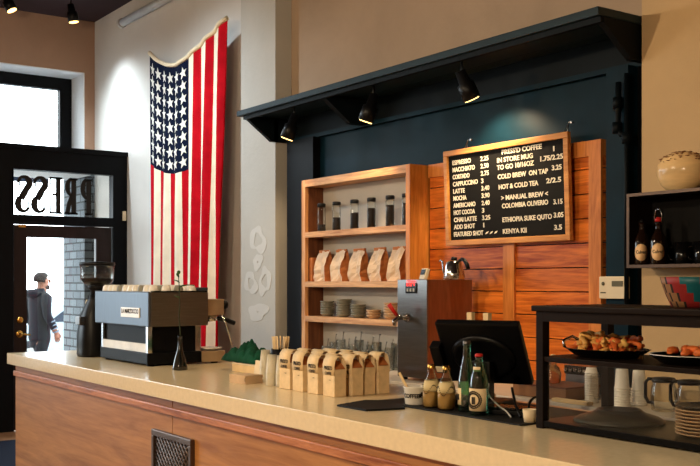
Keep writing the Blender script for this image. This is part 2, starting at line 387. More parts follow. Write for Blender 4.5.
# lettering: heavy condensed serif capitals, read from the street side, mirrored from inside
def letters(mb, u0, z0, h, w, gap, x):
    """draws P R E S S; u runs from right to left as seen from inside"""
    Y = lambda u: u0-u
    def ribbon(pts, ws):
        L = []; Rr = []
        for i, p in enumerate(pts):
            a = pts[max(i-1, 0)]; b = pts[min(i+1, len(pts)-1)]
            d = Vector((b[0]-a[0], b[1]-a[1])).normalized(); nrm = Vector((-d.y, d.x))
            L.append((p[0]+nrm.x*ws[i]/2, p[1]+nrm.y*ws[i]/2)); Rr.append((p[0]-nrm.x*ws[i]/2, p[1]-nrm.y*ws[i]/2))
        for i in range(len(pts)-1):
            q = [L[i], L[i+1], Rr[i+1], Rr[i]]
            mb.prism([(Y(a), z0+b) for a, b in q], 'x', x, x+.004)
    def rect(a, b, c, d): mb.prism([(Y(a), z0+c), (Y(b), z0+c), (Y(b), z0+d), (Y(a), z0+d)], 'x', x, x+.004)
    st = w*.4; th = h*.06
    def stem(o):
        rect(o+w*.08, o+w*.08+st, 0, h); rect(o-w*.04, o+w*.2+st, 0, th); rect(o-w*.04, o+w*.2+st, h-th, h)
    def bowl(o, za, zb):
        zc = (za+zb)/2; rz = (zb-za)/2-th*.4; pts = []; ws = []
        for i in range(15):
            a = PI/2-PI*i/14
            pts.append((o+w*.42+w*.36*math.cos(a), zc+rz*math.sin(a))); ws.append(th+(st*.95-th)*abs(math.cos(a))**1.2)
        ribbon(pts, ws)
    o = 0
    stem(o); bowl(o, h*.44, h)
    o = w+gap
    stem(o); bowl(o, h*.5, h); ribbon([(o+w*.5, h*.5), (o+w*.68, h*.25), (o+w*.8, 0)], [st*.6, st*.9, st*.9]); rect(o+w*.6, o+w*1.06, 0, th)
    o = 2*(w+gap)
    stem(o); rect(o+w*.08, o+w*.95, 0, th); rect(o+w*.08, o+w*.95, h-th, h); rect(o+w*.4, o+w*.75, h*.49, h*.49+th)
    rect(o+w*.86, o+w*.97, 0, h*.24); rect(o+w*.86, o+w*.97, h*.76, h); rect(o+w*.68, o+w*.76, h*.4, h*.62)
    for k in (3, 4):
        o = k*(w+gap); pts = []; ws = []
        for i in range(25):
            f = i/24
            a = PI*.12+PI*1.0*f*1.0
            if f < .5:
                q = f/.5; a = .15+q*(PI*1.05); pts.append((o+w*.5+w*.44*math.cos(a), h*.76+h*.2*math.sin(a)))
                ws.append(th*1.3+(st*1.15-th)*max(0, -math.cos(a))**1.1)
            else:
                q = (f-.5)/.5; a = PI*.95*(1-q)+(-.05-PI+.05+.05)*q
                a = PI*.80-q*(PI*1.65)
                pts.append((o+w*.5+w*.44*math.cos(a), h*.24+h*.2*math.sin(a)))
                ws.append(th*1.3+(st*1.15-th)*max(0, math.cos(a))**1.1)
        pts2 = pts[:12]+[(o+w*.3, h*.63), (o+w*.5, h*.5), (o+w*.7, h*.37)]+[p for p in pts[13:] if p[0] > o+w*.55 or p[1] < h*.2]
        ws2 = ws[:12]+[st*1.15, st*1.3, st*1.15]+[ww for p, ww in zip(pts[13:], ws[13:]) if p[0] > o+w*.55 or p[1] < h*.2]
        ribbon(pts2, ws2)
        rect(o+w*.78, o+w*.88, h*.7, h*.86); rect(o+w*.1, o+w*.2, h*.12, h*.3)
lm = MB()
letters(lm, 4.105, 2.365, .41, .142, .033, XS-.058)
part(lm.build('lettering', 'ink', tr), 'black serif PRESS painted on the glass, seen mirrored')
d = struct(MB().box(XS-.09, XS-.03, dy0+.01, dy0+.15, .01, dzt-.01).box(XS-.09, XS-.03, dy1-.19, dy1-.01, .01, dzt-.01).box(XS-.09, XS-.03, dy0+.15, dy1-.19, dzt-.14, dzt-.01).box(XS-.09, XS-.03, dy0+.15, dy1-.19, .01, .28).build('door_1', 'brown_door'), 'dark brown glazed street door with brass lock', 'door')
MB().box(XS-.064, XS-.056, dy0+.15, dy1-.19, .28, dzt-.14).build('pane', 'pane', d)
p = PXX(20, 320, XS-.03); MB().lathe([(.0, .0), (.04, 0), (.034, .012), (.014, .016), (.0, .016)], (p.x, p.y, p.z), 18, axis='x').build('lock', 'brass', d)
p = PXX(19.5, 334, XS-.03)
hd = MB().lathe([(.0, .0), (.042, 0), (.036, .01), (.0, .012)], (p.x, p.y, p.z), 18, axis='x').build('handle', 'brass', d)
MB().tube([(p.x+.005, p.y, p.z), (p.x+.055, p.y, p.z), (p.x+.06, p.y+.02, p.z), (p.x+.058, p.y+.1, p.z-.01)], .012).build('lever', 'brass', hd)
for py in (226, ):
    p = PXX(22, py, XS); MB().box(XS-.03, XS+.008, p.y-.04, p.y+.04, p.z-.015, p.z+.015).build('hinge', 'brass', d)
p = PXX(124, 216, XS); tag(MB().box(XS, XS+.02, p.y-.02, p.y+.02, p.z-.055, p.z+.055, .004).build('light_switch', 'white_plastic'), 'small cream switch on the black entrance frame beside the flag', 'switch')
m = MB().box(XW+1.06, XPL, YW-.02, YW, 0, .14); struct(m.build('baseboard_back', 'black_paint'))
tag(MB().box(-10.2, -8.7, 2.3, 4.1, 0, .012, .004).build('door_mat', 'navy_mat'), 'dark navy mat on the floor inside the door', 'mat')
# conduit high on the flag wall
a = PY(122, 23, YW-.05); b = PY(141, 10, YW-.05)
tag(MB().tube([(a.x, a.y, a.z), (b.x+2.0, b.y, a.z)], .045, 12).tube([(a.x-.03, a.y, a.z), (a.x+.02, a.y, a.z)], .055, 12).build('ceiling_pipe', 'pipe'), 'pale pipe running along the top of the flag wall', 'pipe')

# ------------------------------------------------------------------ street
struct(MB().box(-17.2, XO+.0, -12, 14, -.12, -.02).build('ground_pavement', 'pavement'), 'pale pavement outside the door', 'pavement')
struct(MB().box(-60, -17.2, -30, 40, -.3, -.14).build('ground_road', 'road'), 'pale street beyond the pavement', 'road')

aw = thing('awning', 'dark awning outside, seen through the top of the transom', 'awning', (0, 0, 0))
MB().prism([(-12.62, 3.2), (-13.6, 3.03), (-13.6, 3.08), (-12.62, 3.26)], 'y', 3.4, 4.5).build('cover', 'awning', aw)
MB().box(-13.62, -13.58, 3.4, 4.5, 2.98, 3.06).build('valance', 'awning', aw)
# ------------------------------------------------------------------ flag
fl0, fl1 = PY(150.5, 53, YW-.2), PY(227.5, 18, YW-.2)
W_ = fl1.x-fl0.x
bm = MB(); NX, NZ = 104, 90
def topz(f):
    # hangs from three pins: sags to the second pin, then climbs to the right-hand corner
    if f < .4: return fl0.z-.24*(1-(1-f/.4)**1.8)
    q = (f-.4)/.6
    return fl0.z-.24+(fl1.z-fl0.z+.24)*(q**1.3)
zb = .62
grid = []
for j in range(NZ+1):
    v = j/NZ; row = []
    for i in range(NX+1):
        u = i/NX
        z1 = topz(u); z = z1+(zb-z1)*v
        squeeze = .0
        x = fl0.x+W_*u-.05*W_*v*(u-.5)-W_*.10*v*max(0, u-.5)
        fold = (.016+.04*max(0, u-.38))*math.sin(u*38+v*2.6*math.sin(u*5)+.6)*(.35+.65*min(1, v*2.2))
        fold += .016*math.sin(u*12+v*3.0)*v
        row.append(bm.bm.verts.new((x, YW-.21+fold-.02*v, z)))
    grid.append(row)
bm.mats = [MAT['flag_red'], MAT['flag_white'], MAT['flag_blue'], MAT['star']]
CU, CV = 7/13.0, .345
for j in range(NZ):
    for i in range(NX):
        u, v = (i+.5)/NX, (j+.5)/NZ
        k = int(u*13)
        bm.mi = 2 if (u < CU and v < CV) else (0 if k % 2 == 0 else 1)
        bm._f((grid[j][i], grid[j][i+1], grid[j+1][i+1], grid[j+1][i]), True)
def gp(u, v):
    i = min(NX-1, max(0, int(u*NX))); j = min(NZ-1, max(0, int(v*NZ))); a, b = u*NX-i, v*NZ-j
    g = grid
    return (g[j][i].co*(1-a)+g[j][i+1].co*a)*(1-b)+(g[j+1][i].co*(1-a)+g[j+1][i+1].co*a)*b
bm.mi = 3
HFL = fl0.z-zb
for r_ in range(8):
    for q in range(6):
        cu, cv = CU*(q+.62)/6.3, .022+(CV-.03)*(r_+.5)/8
        pts = []
        for k in range(10):
            rr = (.066 if k % 2 == 0 else .027); a = PI/2+PI*k/5+.15
            pts.append(gp(min(.999, max(0, cu+rr*math.cos(a)/W_)), max(0, cv-rr*math.sin(a)/HFL))+Vector((0, -.009, 0)))
        cc = gp(cu, cv)+Vector((0, -.009, 0))
        vs = [bm.bm.verts.new(p) for p in pts]; vc = bm.bm.verts.new(cc)
        for k in range(10): bm._f((vc, vs[k], vs[(k+1) % 10]))
hem_pts = [gp(i/30, 0)+Vector((0, -.005, 0)) for i in range(31)]
fo = bm.build('hanging_flag'); md = fo.modifiers.new('thick', 'SOLIDIFY'); md.thickness = .003; md.offset = 0
tag(fo, 'large American flag hung vertically on the pale wall, stars at upper left', 'flag')
hem = MB().tube(hem_pts, .022, 8).build('hem', 'cream', fo)

# ------------------------------------------------------------------ canopy over the back bar
XL0, XL1 = -7.31, XR-.005
yf = 4.0; zt = 3.03
cn = thing('canopy', 'long dark teal wooden canopy over the back bar', 'canopy', (0, 0, 0))
MB().box(XL0, XL1, yf, YA-.16, zt-.045, zt, .006).box(XPR+.002, XL1, YA-.16, YA, zt-.045, zt).build('roof_board', 'slab', cn)
MB().box(XL0+.06, XL1-.01, yf+.03, yf+.06, zt-.075, zt-.045).build('fascia', 'dark_teal', cn)
prof = [(yf+.05, zt-.045), (yf+.05, 2.955), (4.276, 2.79), (YA-.002, 2.79), (YA-.002, zt-.045)]
prof_l = [(yf+.05, zt-.045), (yf+.05, 2.955), (4.276, 2.79), (YP-.002, 2.79), (YP-.002, zt-.045)]
MB().prism(prof_l, 'x', -7.24, -7.2).prism([(4.30, 2.79), (YA-.002, 2.79), (YA-.002, zt-.045), (4.30, zt-.045)], 'x', -7.24+.005, -7.2).build('bracket', 'dark_teal', cn)
for x in (-6.1,): MB().prism(prof, 'x', x, x+.05).build('bracket', 'dark_teal', cn)
MB().prism(prof, 'x', XR-.05, XR-.012).build('bracket', 'dark_teal', cn)
MB().box(-7.2, XR-.05, YA-.05, YA-.002, 2.79, zt-.045).build('dark_wall_band', 'dark_teal', cn)  # dark teal band on the wall between moulding and roof board
MB().box(-7.2, XR-.05, YA-.075, YA-.05, 2.785, 2.815).build('moulding', 'teal', cn)
# teal back panelling
struct(MB().box(XPR+.1, XR-.2, YA-.03, YA, .9, 2.79).build('wall_teal_panel', 'teal'), 'dark teal boarded wall under the canopy', 'wall panel')
pl0 = MB().box(-7.16, -6.76, 4.4, YA-.03, 0, 2.79)
struct(pl0.build('trim_left_post', 'black_paint'), 'black timber post left of the oak shelves', 'post')
xq0, xq1 = PY(606, 200, 4.36).x, PY(628, 200, 4.36).x
struct(MB().box(xq0, xq1, 4.36, YA-.03, 0, 2.79).build('trim_right_post', 'teal'), 'dark teal post right of the menu board', 'post')
struct(MB().box(xq1, XR+.0, 4.44, YA, 0, 2.79).build('trim_recess', 'black_paint'), 'black recess beside the right post', 'post')
# pipe on the right post
m = MB(); pp = [(618.5, 82), (618, 108), (617.5, 130), (621, 134), (626, 136)]
m.tube([PY(x, y, 4.33) for x, y in pp], .016, 8)
a = PY(626.5, 138, 4.33); m.tube([(a.x, 4.33, a.z+.35), (a.x, 4.33, a.z-.9)], .013, 8)
for x, y in ((617.6, 103), (617, 128), (626.5, 138)):
    a = PY(x, y, 4.33); m.tube([(a.x, 4.33, a.z-.03), (a.x, 4.33, a.z+.03)], .026, 10)
a = PY(617.6, 110, 4.36); m.tube([(a.x, 4.362, a.z), (a.x, 4.33, a.z)], .012, 8)
tag(m.build('conduit_pipe', 'dark_teal'), 'dark teal painted pipe with elbow on the post right of the menu', 'pipe')

# orange plank wall
xl, xr = PY(432, 300, 4.46).x, PY(605, 300, 4.46).x
m = MB(); z = .98
while z < 2.33:
    m.box(xl, xr, 4.44, 4.47, z+.003, min(2.33, z+.139), .002); z += .142
struct(m.build('wall_planks', 'plank'), 'orange pine plank wall behind the menu board', 'wall panel')
m = MB().box(xl, xr, 4.425, 4.47, 2.33, 2.42)
for px, w in ((509, .05), (600, .08)):
    a = PY(px, 250, 4.43); m.box(a.x-w, min(xr, a.x+w), 4.425, 4.44, .98, 2.33)
struct(m.build('trim_battens', 'batten'), 'pine battens framing the orange planks', 'trim')

# ------------------------------------------------------------------ oak shelf unit
SX0, SX1, SY0 = -6.735, -5.35, 4.277
SB = YA-.04
su = thing('shelf_unit', 'tall oak shelving unit left of the orange planks', 'shelves', (0, 0, 0))
MB().box(SX0, SX0+.05, SY0, SB, ZB, 2.42).build('side', 'oak_up', su)
MB().box(SX1-.045, SX1, SY0, SB, ZB, 2.42).build('side', 'shelf_side', su)
MB().box(SX0+.05, SX1-.045, SY0, SB, 2.365, 2.42).build('top', 'oak', su)
SZ = (2.004, 1.612, 1.338)
for z in SZ: MB().box(SX0+.05, SX1-.045, SY0, SB-.012, z-.043, z).build('shelf', 'oak', su)
MB().box(SX0+.05, SX1-.045, SB-.012, SB, ZB, 2.365).build('back_panel', 'plaster_grey', su)
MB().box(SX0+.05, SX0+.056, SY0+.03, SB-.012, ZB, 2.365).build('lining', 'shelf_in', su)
ys = 4.36
# jars
def make_jar(fill):
    t = thing('storage_jar', '', 'jar')
    w = .033
    MB().lathe([(w*.9, 0), (w, .008), (w, .188), (w*.85, .198)], n=18).build('glass', 'glass', t)
    MB().lathe([(w*.86, .004), (w*.93, .01), (w*.93, .004+.18*fill), (.0, .006+.18*fill)], n=18).build('beans', 'beans', t)
    MB().lathe([(w*.95, .198), (w*1.0, .2), (w*1.0, .222), (w*.8, .226), (0, .226)], n=18).build('lid', 'black_plastic', t)
    return t
for i, (px, fl) in enumerate(((321.5, .3), (336.5, .55), (354.5, .68), (371.3, .8), (390, .84), (406.5, .85))):
    j = make_jar(fl); a = PY(px, 230, ys); j.location = (a.x, ys, SZ[0]+.001)
    j['label'] = ['nearly empty glass jar, leftmost on the top shelf of the oak unit', 'half full glass bean jar, second from left on the top shelf', 'glass jar two thirds full of beans, third from left on the top shelf', 'glass bean jar, fourth from left on the top shelf', 'well filled glass bean jar, fifth from left on the top shelf', 'glass bean jar at the right end of the top shelf, against the side'][i]
    j['group'] = 'bean jars on the top shelf'
# kraft bags on the second shelf
def shelf_bag(seed):
    rr = random.Random(seed)
    t = thing('coffee_bag', '', 'coffee bag')
    w, dd, h = .162, .085, .24
    mb = MB(); NS = 9; rows = []
    for k in range(9):
        f = k/8; z = h*f
        dp = dd/2*(1-.92*((f-.45)/.55)**1.3) if f > .45 else dd/2*(1+.06*math.sin(f*5))
        ww = w/2*(1+.04*math.sin(f*6+seed)-.05*f)
        ring = []
        for sx, sy in ((-1, -1), (-.5, -1), (0, -1), (.5, -1), (1, -1), (1, 0), (1, 1), (.5, 1), (0, 1), (-.5, 1), (-1, 1), (-1, 0)):
            j_ = rr.uniform(-.006, .006)
            g = .02*(1 if sy == 0 else 0)*(f**1.5)
            ring.append(mb.bm.verts.new((sx*(ww-g)+j_, sy*dp+rr.uniform(-.006, .006)*(1-.5*f)+.01*math.sin(sx*3+f*4), z+(rr.uniform(-.012, .012) if k == 8 else 0))))
        rows.append(ring)
    for a, b in zip(rows, rows[1:]):
        for i in range(12):
            mb.mi = 1 if i < 4 else 0
            mb._f((a[i], a[(i+1) % 12], b[(i+1) % 12], b[i]))
    mb.mi = 0; mb._f(rows[0][::-1]); mb._f(rows[-1])
    mb.mats = [MAT['kraft_shelf'], MAT['kraft_label']]
    o = mb.build('bag', None, t)
    crimp = MB().box(-w/2*.93, w/2*.93, -.006, .01, h-.016, h+.006, .003).build('crimp', 'kraft_shelf', t)
    return t
for i, px in enumerate((325, 342, 360, 380.5, 400)):
    b = shelf_bag(i+3); a = PY(px, 279, ys+.0); b.location = (a.x, ys-.005, SZ[1]+.001); b.rotation_euler = (0, 0, R.uniform(-.05, .05)-.05)
    b['label'] = '%s crumpled kraft coffee bag from the left on the middle shelf' % ORD[i]
    b['group'] = 'kraft bags on the middle shelf'
t = MB().box(-.02, .02, -.05, .05, 0, .19, .008).build('coffee_bag', 'kraft_shelf'); a = PY(314, 279, ys); t.location = (SX0+.079, ys, SZ[1]+.001)
tag(t, 'narrow brown bag squeezed against the left side of the middle shelf', 'coffee bag', 'kraft bags on the middle shelf')
# stacked bowls on the third shelf
def bowl_mesh(name, mat, r):
    return MB().lathe([(r*.55, 0), (r*.6, .004), (r*.95, .018), (r, .027), (r*.95, .027), (r*.55, .009), (0, .008)], n=18).build(name, mat)
first = {}
for i, (px, n, mt, r) in enumerate(((327.5, 6, 'grey_ware', .057), (344, 7, 'grey_ware', .06), (358.5, 5, 'grey_ware', .06), (374, 3, 'tan_ware', .057), (392, 6, 'tan_ware', .062))):
    a = PY(px, 316, ys)
    for k in range(n):
        if (mt, r) not in first: o = first[(mt, r)] = bowl_mesh('bowl', mt, r)
        else:
            o = first[(mt, r)].copy(); COL.objects.link(o)
        o.location = (a.x+R.uniform(-.003, .003), ys, SZ[2]+.001+k*.0185)
        col = 'grey green' if mt == 'grey_ware' else 'tan'
        pos = 'topmost' if k == n-1 else ('bottom' if k == 0 else ORD[k]+' from the bottom')
        tag(o, '%s bowl, %s in the %s stack on the third shelf' % (col, pos, ORD[i]), 'bowl', 'bowls in the %s stack on the third shelf' % ORD[i])

# ------------------------------------------------------------------ back counter
struct_top = tag(MB().box(-6.745, 1.2, 3.85, YP-.005, ZB-.04, ZB-.001, .004).box(-6.745, XR-.02, YP-.005, YA-.05, ZB-.04, ZB-.001).build('back_worktop', 'back_top'), 'white worktop along the back wall under the shelves', 'worktop')
bc = thing('back_cabinet', 'wooden cabinet run under the white back worktop', 'cabinet', (0, 0, 0))
MB().box(-6.74, 1.18, 3.9, YP-.02, .0, ZB-.041).build('body', 'ply', bc)
for k in range(9):
    x = -6.7+k*.87
    dr = MB().box(x, x+.84, 3.88, 3.9, .12, ZB-.07, .003).build('door', 'ply', bc)
    MB().tube([(x+.76, 3.865, .72), (x+.76, 3.865, .84)], .006, 6).build('handle', 'steel', dr)

# tall hot water tower
tx0, tx1, tya, tyb, tzz = -5.067, -4.77, 3.95, 4.33, 1.622
tw = thing('water_boiler', 'tall steel hot water tower with red display beside the shelves', 'hot water tower', (0, 0, ZB))
MB().box(tx0+.004, tx1-.004, tya+.012, tyb, .02, tzz-ZB, .004).build('body', 'steel_wood_reflect', tw)  # steel side, its reddish colour paints in the orange planks' reflection
MB().box(tx0, tx1, tya, tya+.012, .02, tzz-ZB, .003).build('front_panel', 'steel', tw)
fb = MB()
for x in (tx0+.03, tx1-.03):
    for y in (tya+.04, tyb-.04): fb.lathe([(.015, 0), (.018, .02)], (x, y, 0), 10)
fb.build('feet', 'black_plastic', tw)
a = PY(406, 283, tya); b = PY(417, 293.5, tya)
dp = MB().box(a.x, b.x, tya-.006, tya, b.z-ZB, a.z-ZB, .002).build('display', 'black_gloss', tw)
mb = MB()
def seg7(mb, x, z, w, h, y, segs):
    t_ = w*.2
    S = {'a': (0, w, h-t_, h), 'g': (0, w, h/2-t_/2, h/2+t_/2), 'd': (0, w, 0, t_), 'f': (0, t_, h/2, h), 'b': (w-t_, w, h/2, h), 'e': (0, t_, 0, h/2), 'c': (w-t_, w, 0, h/2)}
    for k in segs: q = S[k]; mb.box(x+q[0], x+q[1], y-.001, y, z+q[2], z+q[3])
cw = (b.x-a.x)
for i, sg in enumerate(('abged', 'abcdefg', 'abcfg')): seg7(mb, a.x+cw*(.14+.26*i), b.z-ZB+.048, cw*.18, .034, tya-.007, sg)
mb.build('digits', 'red_led', dp)
mb = MB()
for i in range(3): mb.box(a.x+cw*(.16+.27*i), a.x+cw*(.3+.27*i), tya-.009, tya-.006, b.z-ZB+.012, b.z-ZB+.032)
mb.build('button', 'pipe', dp)
a = PY(409, 317.5, tya)
fa = MB().tube([(a.x-.02, tya+.0, a.z-ZB), (a.x-.02, tya-.07, a.z-ZB), (a.x-.022, tya-.1, a.z-ZB-.02), (a.x-.022, tya-.1, a.z-ZB-.05)], [.016, .016, .014, .012], 12).lathe([(.03, 0), (.03, .008)], (a.x-.02, tya, a.z-ZB), 14, axis='y').build('tap', 'chrome', tw)
MB().tube([(a.x-.022, tya-.08, a.z-ZB+.012), (a.x-.04, tya-.1, a.z-ZB+.05), (a.x-.055, tya-.12, a.z-ZB+.085)], [.011, .012, .016], 10).build('lever', 'red', fa)
# timer on the tower
a = PY(420.5, 278, 4.1)
tm = thing('kitchen_timer', 'small cream digital timer standing on the hot water tower', 'timer', (a.x, 4.12, tzz), -.3)
R1 = Matrix.Rotation(-.3, 4, 'X')
MB().box(-.045, .045, -.012, .012, .0, .075, .006, R1).build('body', 'white_plastic', tm)
MB().box(-.034, .034, -.016, -.012, .03, .066, 0, R1).build('screen', 'black_gloss', tm)
# gooseneck kettle
a = PY(454, 278, 4.2)
kt = thing('kettle', 'steel gooseneck kettle on top of the hot water tower', 'kettle', (a.x, 4.2, tzz+.001), .0)
MB().lathe([(.066, 0), (.07, .006), (.066, .04), (.05, .105), (.044, .115), (.03, .122), (0, .124)], n=24).build('body', 'chrome', kt)
MB().lathe([(.02, .122), (.022, .13), (.016, .142), (0, .146)], n=14).build('lid_knob', 'black_plastic', kt)
MB().tube([(-.06, 0, .02), (-.085, 0, .03), (-.1, 0, .045), (-.112, 0, .115), (-.13, 0, .125), (-.14, 0, .118)], [.01, .009, .007, .006, .0055, .005], 8).build('spout', 'chrome', kt)
MB().tube([(.04, 0, .112), (.075, 0, .128), (.1, 0, .12), (.125, 0, .09), (.135, 0, .065)], [.008, .012, .013, .013, .012], 8).build('handle', 'black_plastic', kt)
# glassware on the worktop below the shelves
gx = [(326, 4.3), (334, 4.38), (341, 4.3), (347, 4.4), (353, 4.3), (359, 4.38), (365, 4.3), (371, 4.4), (377, 4.32), (384, 4.38), (390, 4.3), (396, 4.36)]
for i, (px, y) in enumerate(gx):
    a = PY(px, 370, y); h = .13+.03*(i % 3)
    g = thing('drinking_glass', '%s glass from the left on the worktop under the oak shelves' % ORD[i], 'glass', (a.x, y, ZB), 0, 'glasses under the shelves')
    MB().lathe([(.028, 0), (.031, .004), (.037, h), (.035, h), (.029, .01), (0, .009)], n=16).build('tumbler', 'glass', g)
    MB().tube([(.0, 0, .012), (.015, .01, h+.04+.02*(i % 2)), (.02, .012, h+.06)], [.003, .003, .007], 6).build('spoon', 'steel', g)
# pale posts of a pour-over stand behind the monitor
a = PY(470.5, 330, 3.28); b = PY(487, 330, 3.28)
ps = thing('pour_over_stand', 'pale wooden stand with two posts rising behind the black monitor', 'stand', (0, 0, ZC+.001))
MB().box(a.x-.03, b.x+.03, 3.255, 3.31, 0, .02, .004).build('base', 'stick', ps)
for q, ln in ((a, 0.03), (b, 0)):
    zt_ = PY(471, 310.5, 3.28).z-ZC
    MB().box(q.x-.018, q.x+.018, 3.27, 3.295, .02, zt_-.01, .003).build('post', 'stick', ps)

# ------------------------------------------------------------------ menu board
bt = 4.375
p00, p10 = PY(448.5, 246, 4.40), PY(573, 241, 4.40)
p01 = PY(447.5, 151.5, 4.375)
BW = p10.x-p00.x; BH = p01.z-p00.z
mb_ = thing('menu_board', 'black letter menu board in oak frame on the plank wall', 'menu board', (p00.x, 4.405, p00.z))
mb_.rotation_euler = (math.radians(2.2), 0, 0)
fw = .036
MB().box(0, BW, -.03, 0, 0, fw, .004).box(0, BW, -.03, 0, BH-fw, BH, .004).box(0, fw, -.03, 0, fw, BH-fw, .004).box(BW-fw, BW, -.03, 0, fw, BH-fw, .004).build('frame', 'frame_oak', mb_)
MB().box(fw, BW-fw, -.012, 0, fw, BH-fw).build('felt', 'felt', mb_)
lt = MB()
iw, ih = BW-2*fw, BH-2*fw
def tx(s, u, v, w, size=.0415):
    lt.text(s, size, at(fw+iw*u, -.0135, fw+ih*(1-v)) @ FY, .8, .0012, 'LEFT', .0009, iw*w)
rows = [('ESPRESSO', .175, '2.25'), ('MACCHIATO', .21, '2.50'), ('CORTADO', .16, '2.75'), ('CAPPUCCINO', .235, '3'), ('LATTE', .11, '3.40'), ('MOCHA', .125, '3.90'), ('AMERICANO', .21, '2.40'), ('HOT COCOA', .2, '3'), ('CHAI LATTE', .215, '3.25'), ('ADD SHOT', .2, '1')]
for i, (a, w_, b) in enumerate(rows):
    v = .108+i*.0845
    tx(a, .035, v, w_); tx(b, .30, v, .072 if len(b) > 1 else (.02 if b != '1' else .008))
tx('FEATURED SHOT', .03, .955, .275)
for k in range(3):
    x, z = fw+iw*(.325+.04*k), fw+ih*.05
    lt.prism([(x, z), (x+.022, z+.006), (x+.032, z+.018), (x+.012, z+.014)], 'y', -.014, -.0125)
for a, u, v, w_ in (("PRESS'D COFFEE", .49, .07, .33), ('IN STORE MUG', .447, .155, .30), ('1', .90, .115, .009), ('TO GO 10/16OZ', .447, .235, .31), ('1.75/2.25', .80, .205, .175),
                    ('COLD BREW  ON TAP', .45, .34, .415), ('3.25', .895, .315, .075), ('HOT & COLD TEA', .455, .455, .33), ('2/2.5', .85, .445, .115), ('> MANUAL BREW <', .475, .58, .385),
                    ('COLOMBIA OLIVERIO', .48, .67, .38), ('3.15', .90, .675, .07), ('ETHIOPIA SUKE QUTO', .48, .825, .405), ('3.05', .90, .815, .075), ('KENYA KII', .48, .955, .2), ('3.5', .90, .945, .06)):
    tx(a, u, v, w_)
lt.build('lettering', 'letter', mb_)
hk = MB()
for x in (BW*.18, BW-.03):
    hk.tube([(x-.012, -.005, BH), (x, .02, BH+.06), (x+.012, -.005, BH)], .0025, 5).lathe([(.008, 0), (.008, .02)], (x, .055, BH+.06), 8, axis='y')
hk.build('hanger', 'steel', mb_)

# ------------------------------------------------------------------ canopy spotlights
def aim(o, d): o.rotation_euler = Vector(d).to_track_quat('-Z', 'Y').to_euler()
def spot_lamp(name, label, base, target, energy, size, col=(1, .72, .42), L=.1, drop=.06, r=.042, group='spotlights under the canopy', blend=.6, scale=1.0):
    t = thing(name, label, 'spotlight', base, 0, group)
    d = (Vector(target)-Vector(base)).normalized()
    piv = Vector((0, 0, -drop))
    MB().lathe([(.028, -.012), (.03, 0)], n=14).tube([(0, 0, -.01), (0, 0, -drop)], .008, 8).build('mount', 'black_plastic', t)
    u = d.orthogonal().normalized()
    MB().tube([piv-d*.03, piv+d*(L*.35), piv+d*(L*.4), piv+d*(L*1.05)], [r*.6, r*.7, r, r*1.05], 16).build('head', 'black_plastic', t)
    MB().tube([piv+d*(L*1.05), piv+d*(L*1.09)], r*.86, 16).build('lamp_face', 'bulb', t)
    if energy:
        li = bpy.data.lights.new(name, 'SPOT'); li.energy = energy; li.spot_size = size; li.spot_blend = blend; li.color = col; li.shadow_soft_size = r*.8
        lo = bpy.data.objects.new(name+'_light', li); COL.objects.link(lo); lo.parent = t
        lo.location = piv+d*(L*1.2); lo.rotation_euler = d.to_track_quat('-Z', 'Y').to_euler()
    return t
zsl = zt-.047
for px, lab, dx, dy, e, L in ((291, 'left spotlight under the canopy, above the end of the shelves', -.55, -.35, 14, .13), (370, 'middle spotlight under the canopy, above the oak shelves', -.6, -.25, 24, .13), (458, 'right spotlight under the canopy, lit above the menu board', .1, .35, 45, .12)):
    a = PY(px, 100, 4.07)
    b = (a.x, 4.1, zsl)
    spot_lamp('canopy_spotlight', lab, b, (a.x+dx*.5, 4.1+dy*.5, zsl-.06-.75) if px < 400 else PY(510, 172, 4.47), e*1.15, 2.1, L=L+.03, drop=.1, r=.054)
# ceiling spots near the door
COOL = (.74, .89, 1)
for px, py, lab, tgt, e in ((75, 12, 'small white ceiling spotlight in the far corner over the door', (-10.9, 4.5, 1.5), 130), (5, 3, 'ceiling spotlight at the left edge above the street window', (-10.2, 4.5, 1.6), 150)):
    a = PXX(px, py, -11.0)
    spot_lamp('ceiling_spotlight', lab, (a.x, min(a.y, 3.9), ZCEIL), tgt, e, 1.9, col=COOL, L=.16, drop=.1, r=.06, group='ceiling spotlights', blend=1)
spot_lamp('ceiling_spotlight', 'added unseen ceiling spotlight over the far end of the counter facing the flag', (-9.0, 1.9, ZCEIL), (-8.5, 4.5, 1.6), 400, 1.7, col=COOL, L=.16, drop=.1, r=.06, group='ceiling spotlights', blend=1)  # added unseen spot, stands in for window daylight on the flag wall

# ------------------------------------------------------------------ counter
CY0, CY1, CXL, CXR = 2.30, 3.32, -7.94, -.2
tag(MB().box(CXL, CXR, CY0, CY1, ZC-.085, ZC, .004).build('countertop', 'stone'), 'long cream solid countertop across the bar', 'countertop')
cb = thing('counter_base', 'long wooden bar front with moulding and bronze vent', 'counter', (0, 0, 0))
yb = CY0+.05
gx_ = PY(172.5, 400, yb).x
MB().box(CXL+.06, gx_-.004, yb, CY1-.06, 0, ZC-.085).build('front_panel', 'ply', cb)
MB().box(gx_+.004, CXR-.06, yb, CY1-.06, 0, ZC-.085).build('front_panel', 'ply', cb)
za = PY(12, 372, yb).z; 
MB().box(CXL+.055, CXR-.06, yb-.018, yb, .905-.03, .905+.01, .005).build('moulding', 'ply_trim', cb)
MB().box(CXL+.07, CXR-.06, yb-.006, yb, .0, .1).build('plinth', 'black_paint', cb)
a, b = PY(152, 429, yb-.02), PY(191.5, 439, yb-.02)
vg = MB(); vz1 = PY(152, 428.5, yb-.02).z; vx0, vx1 = a.x, b.x; vz0 = vz1-.42
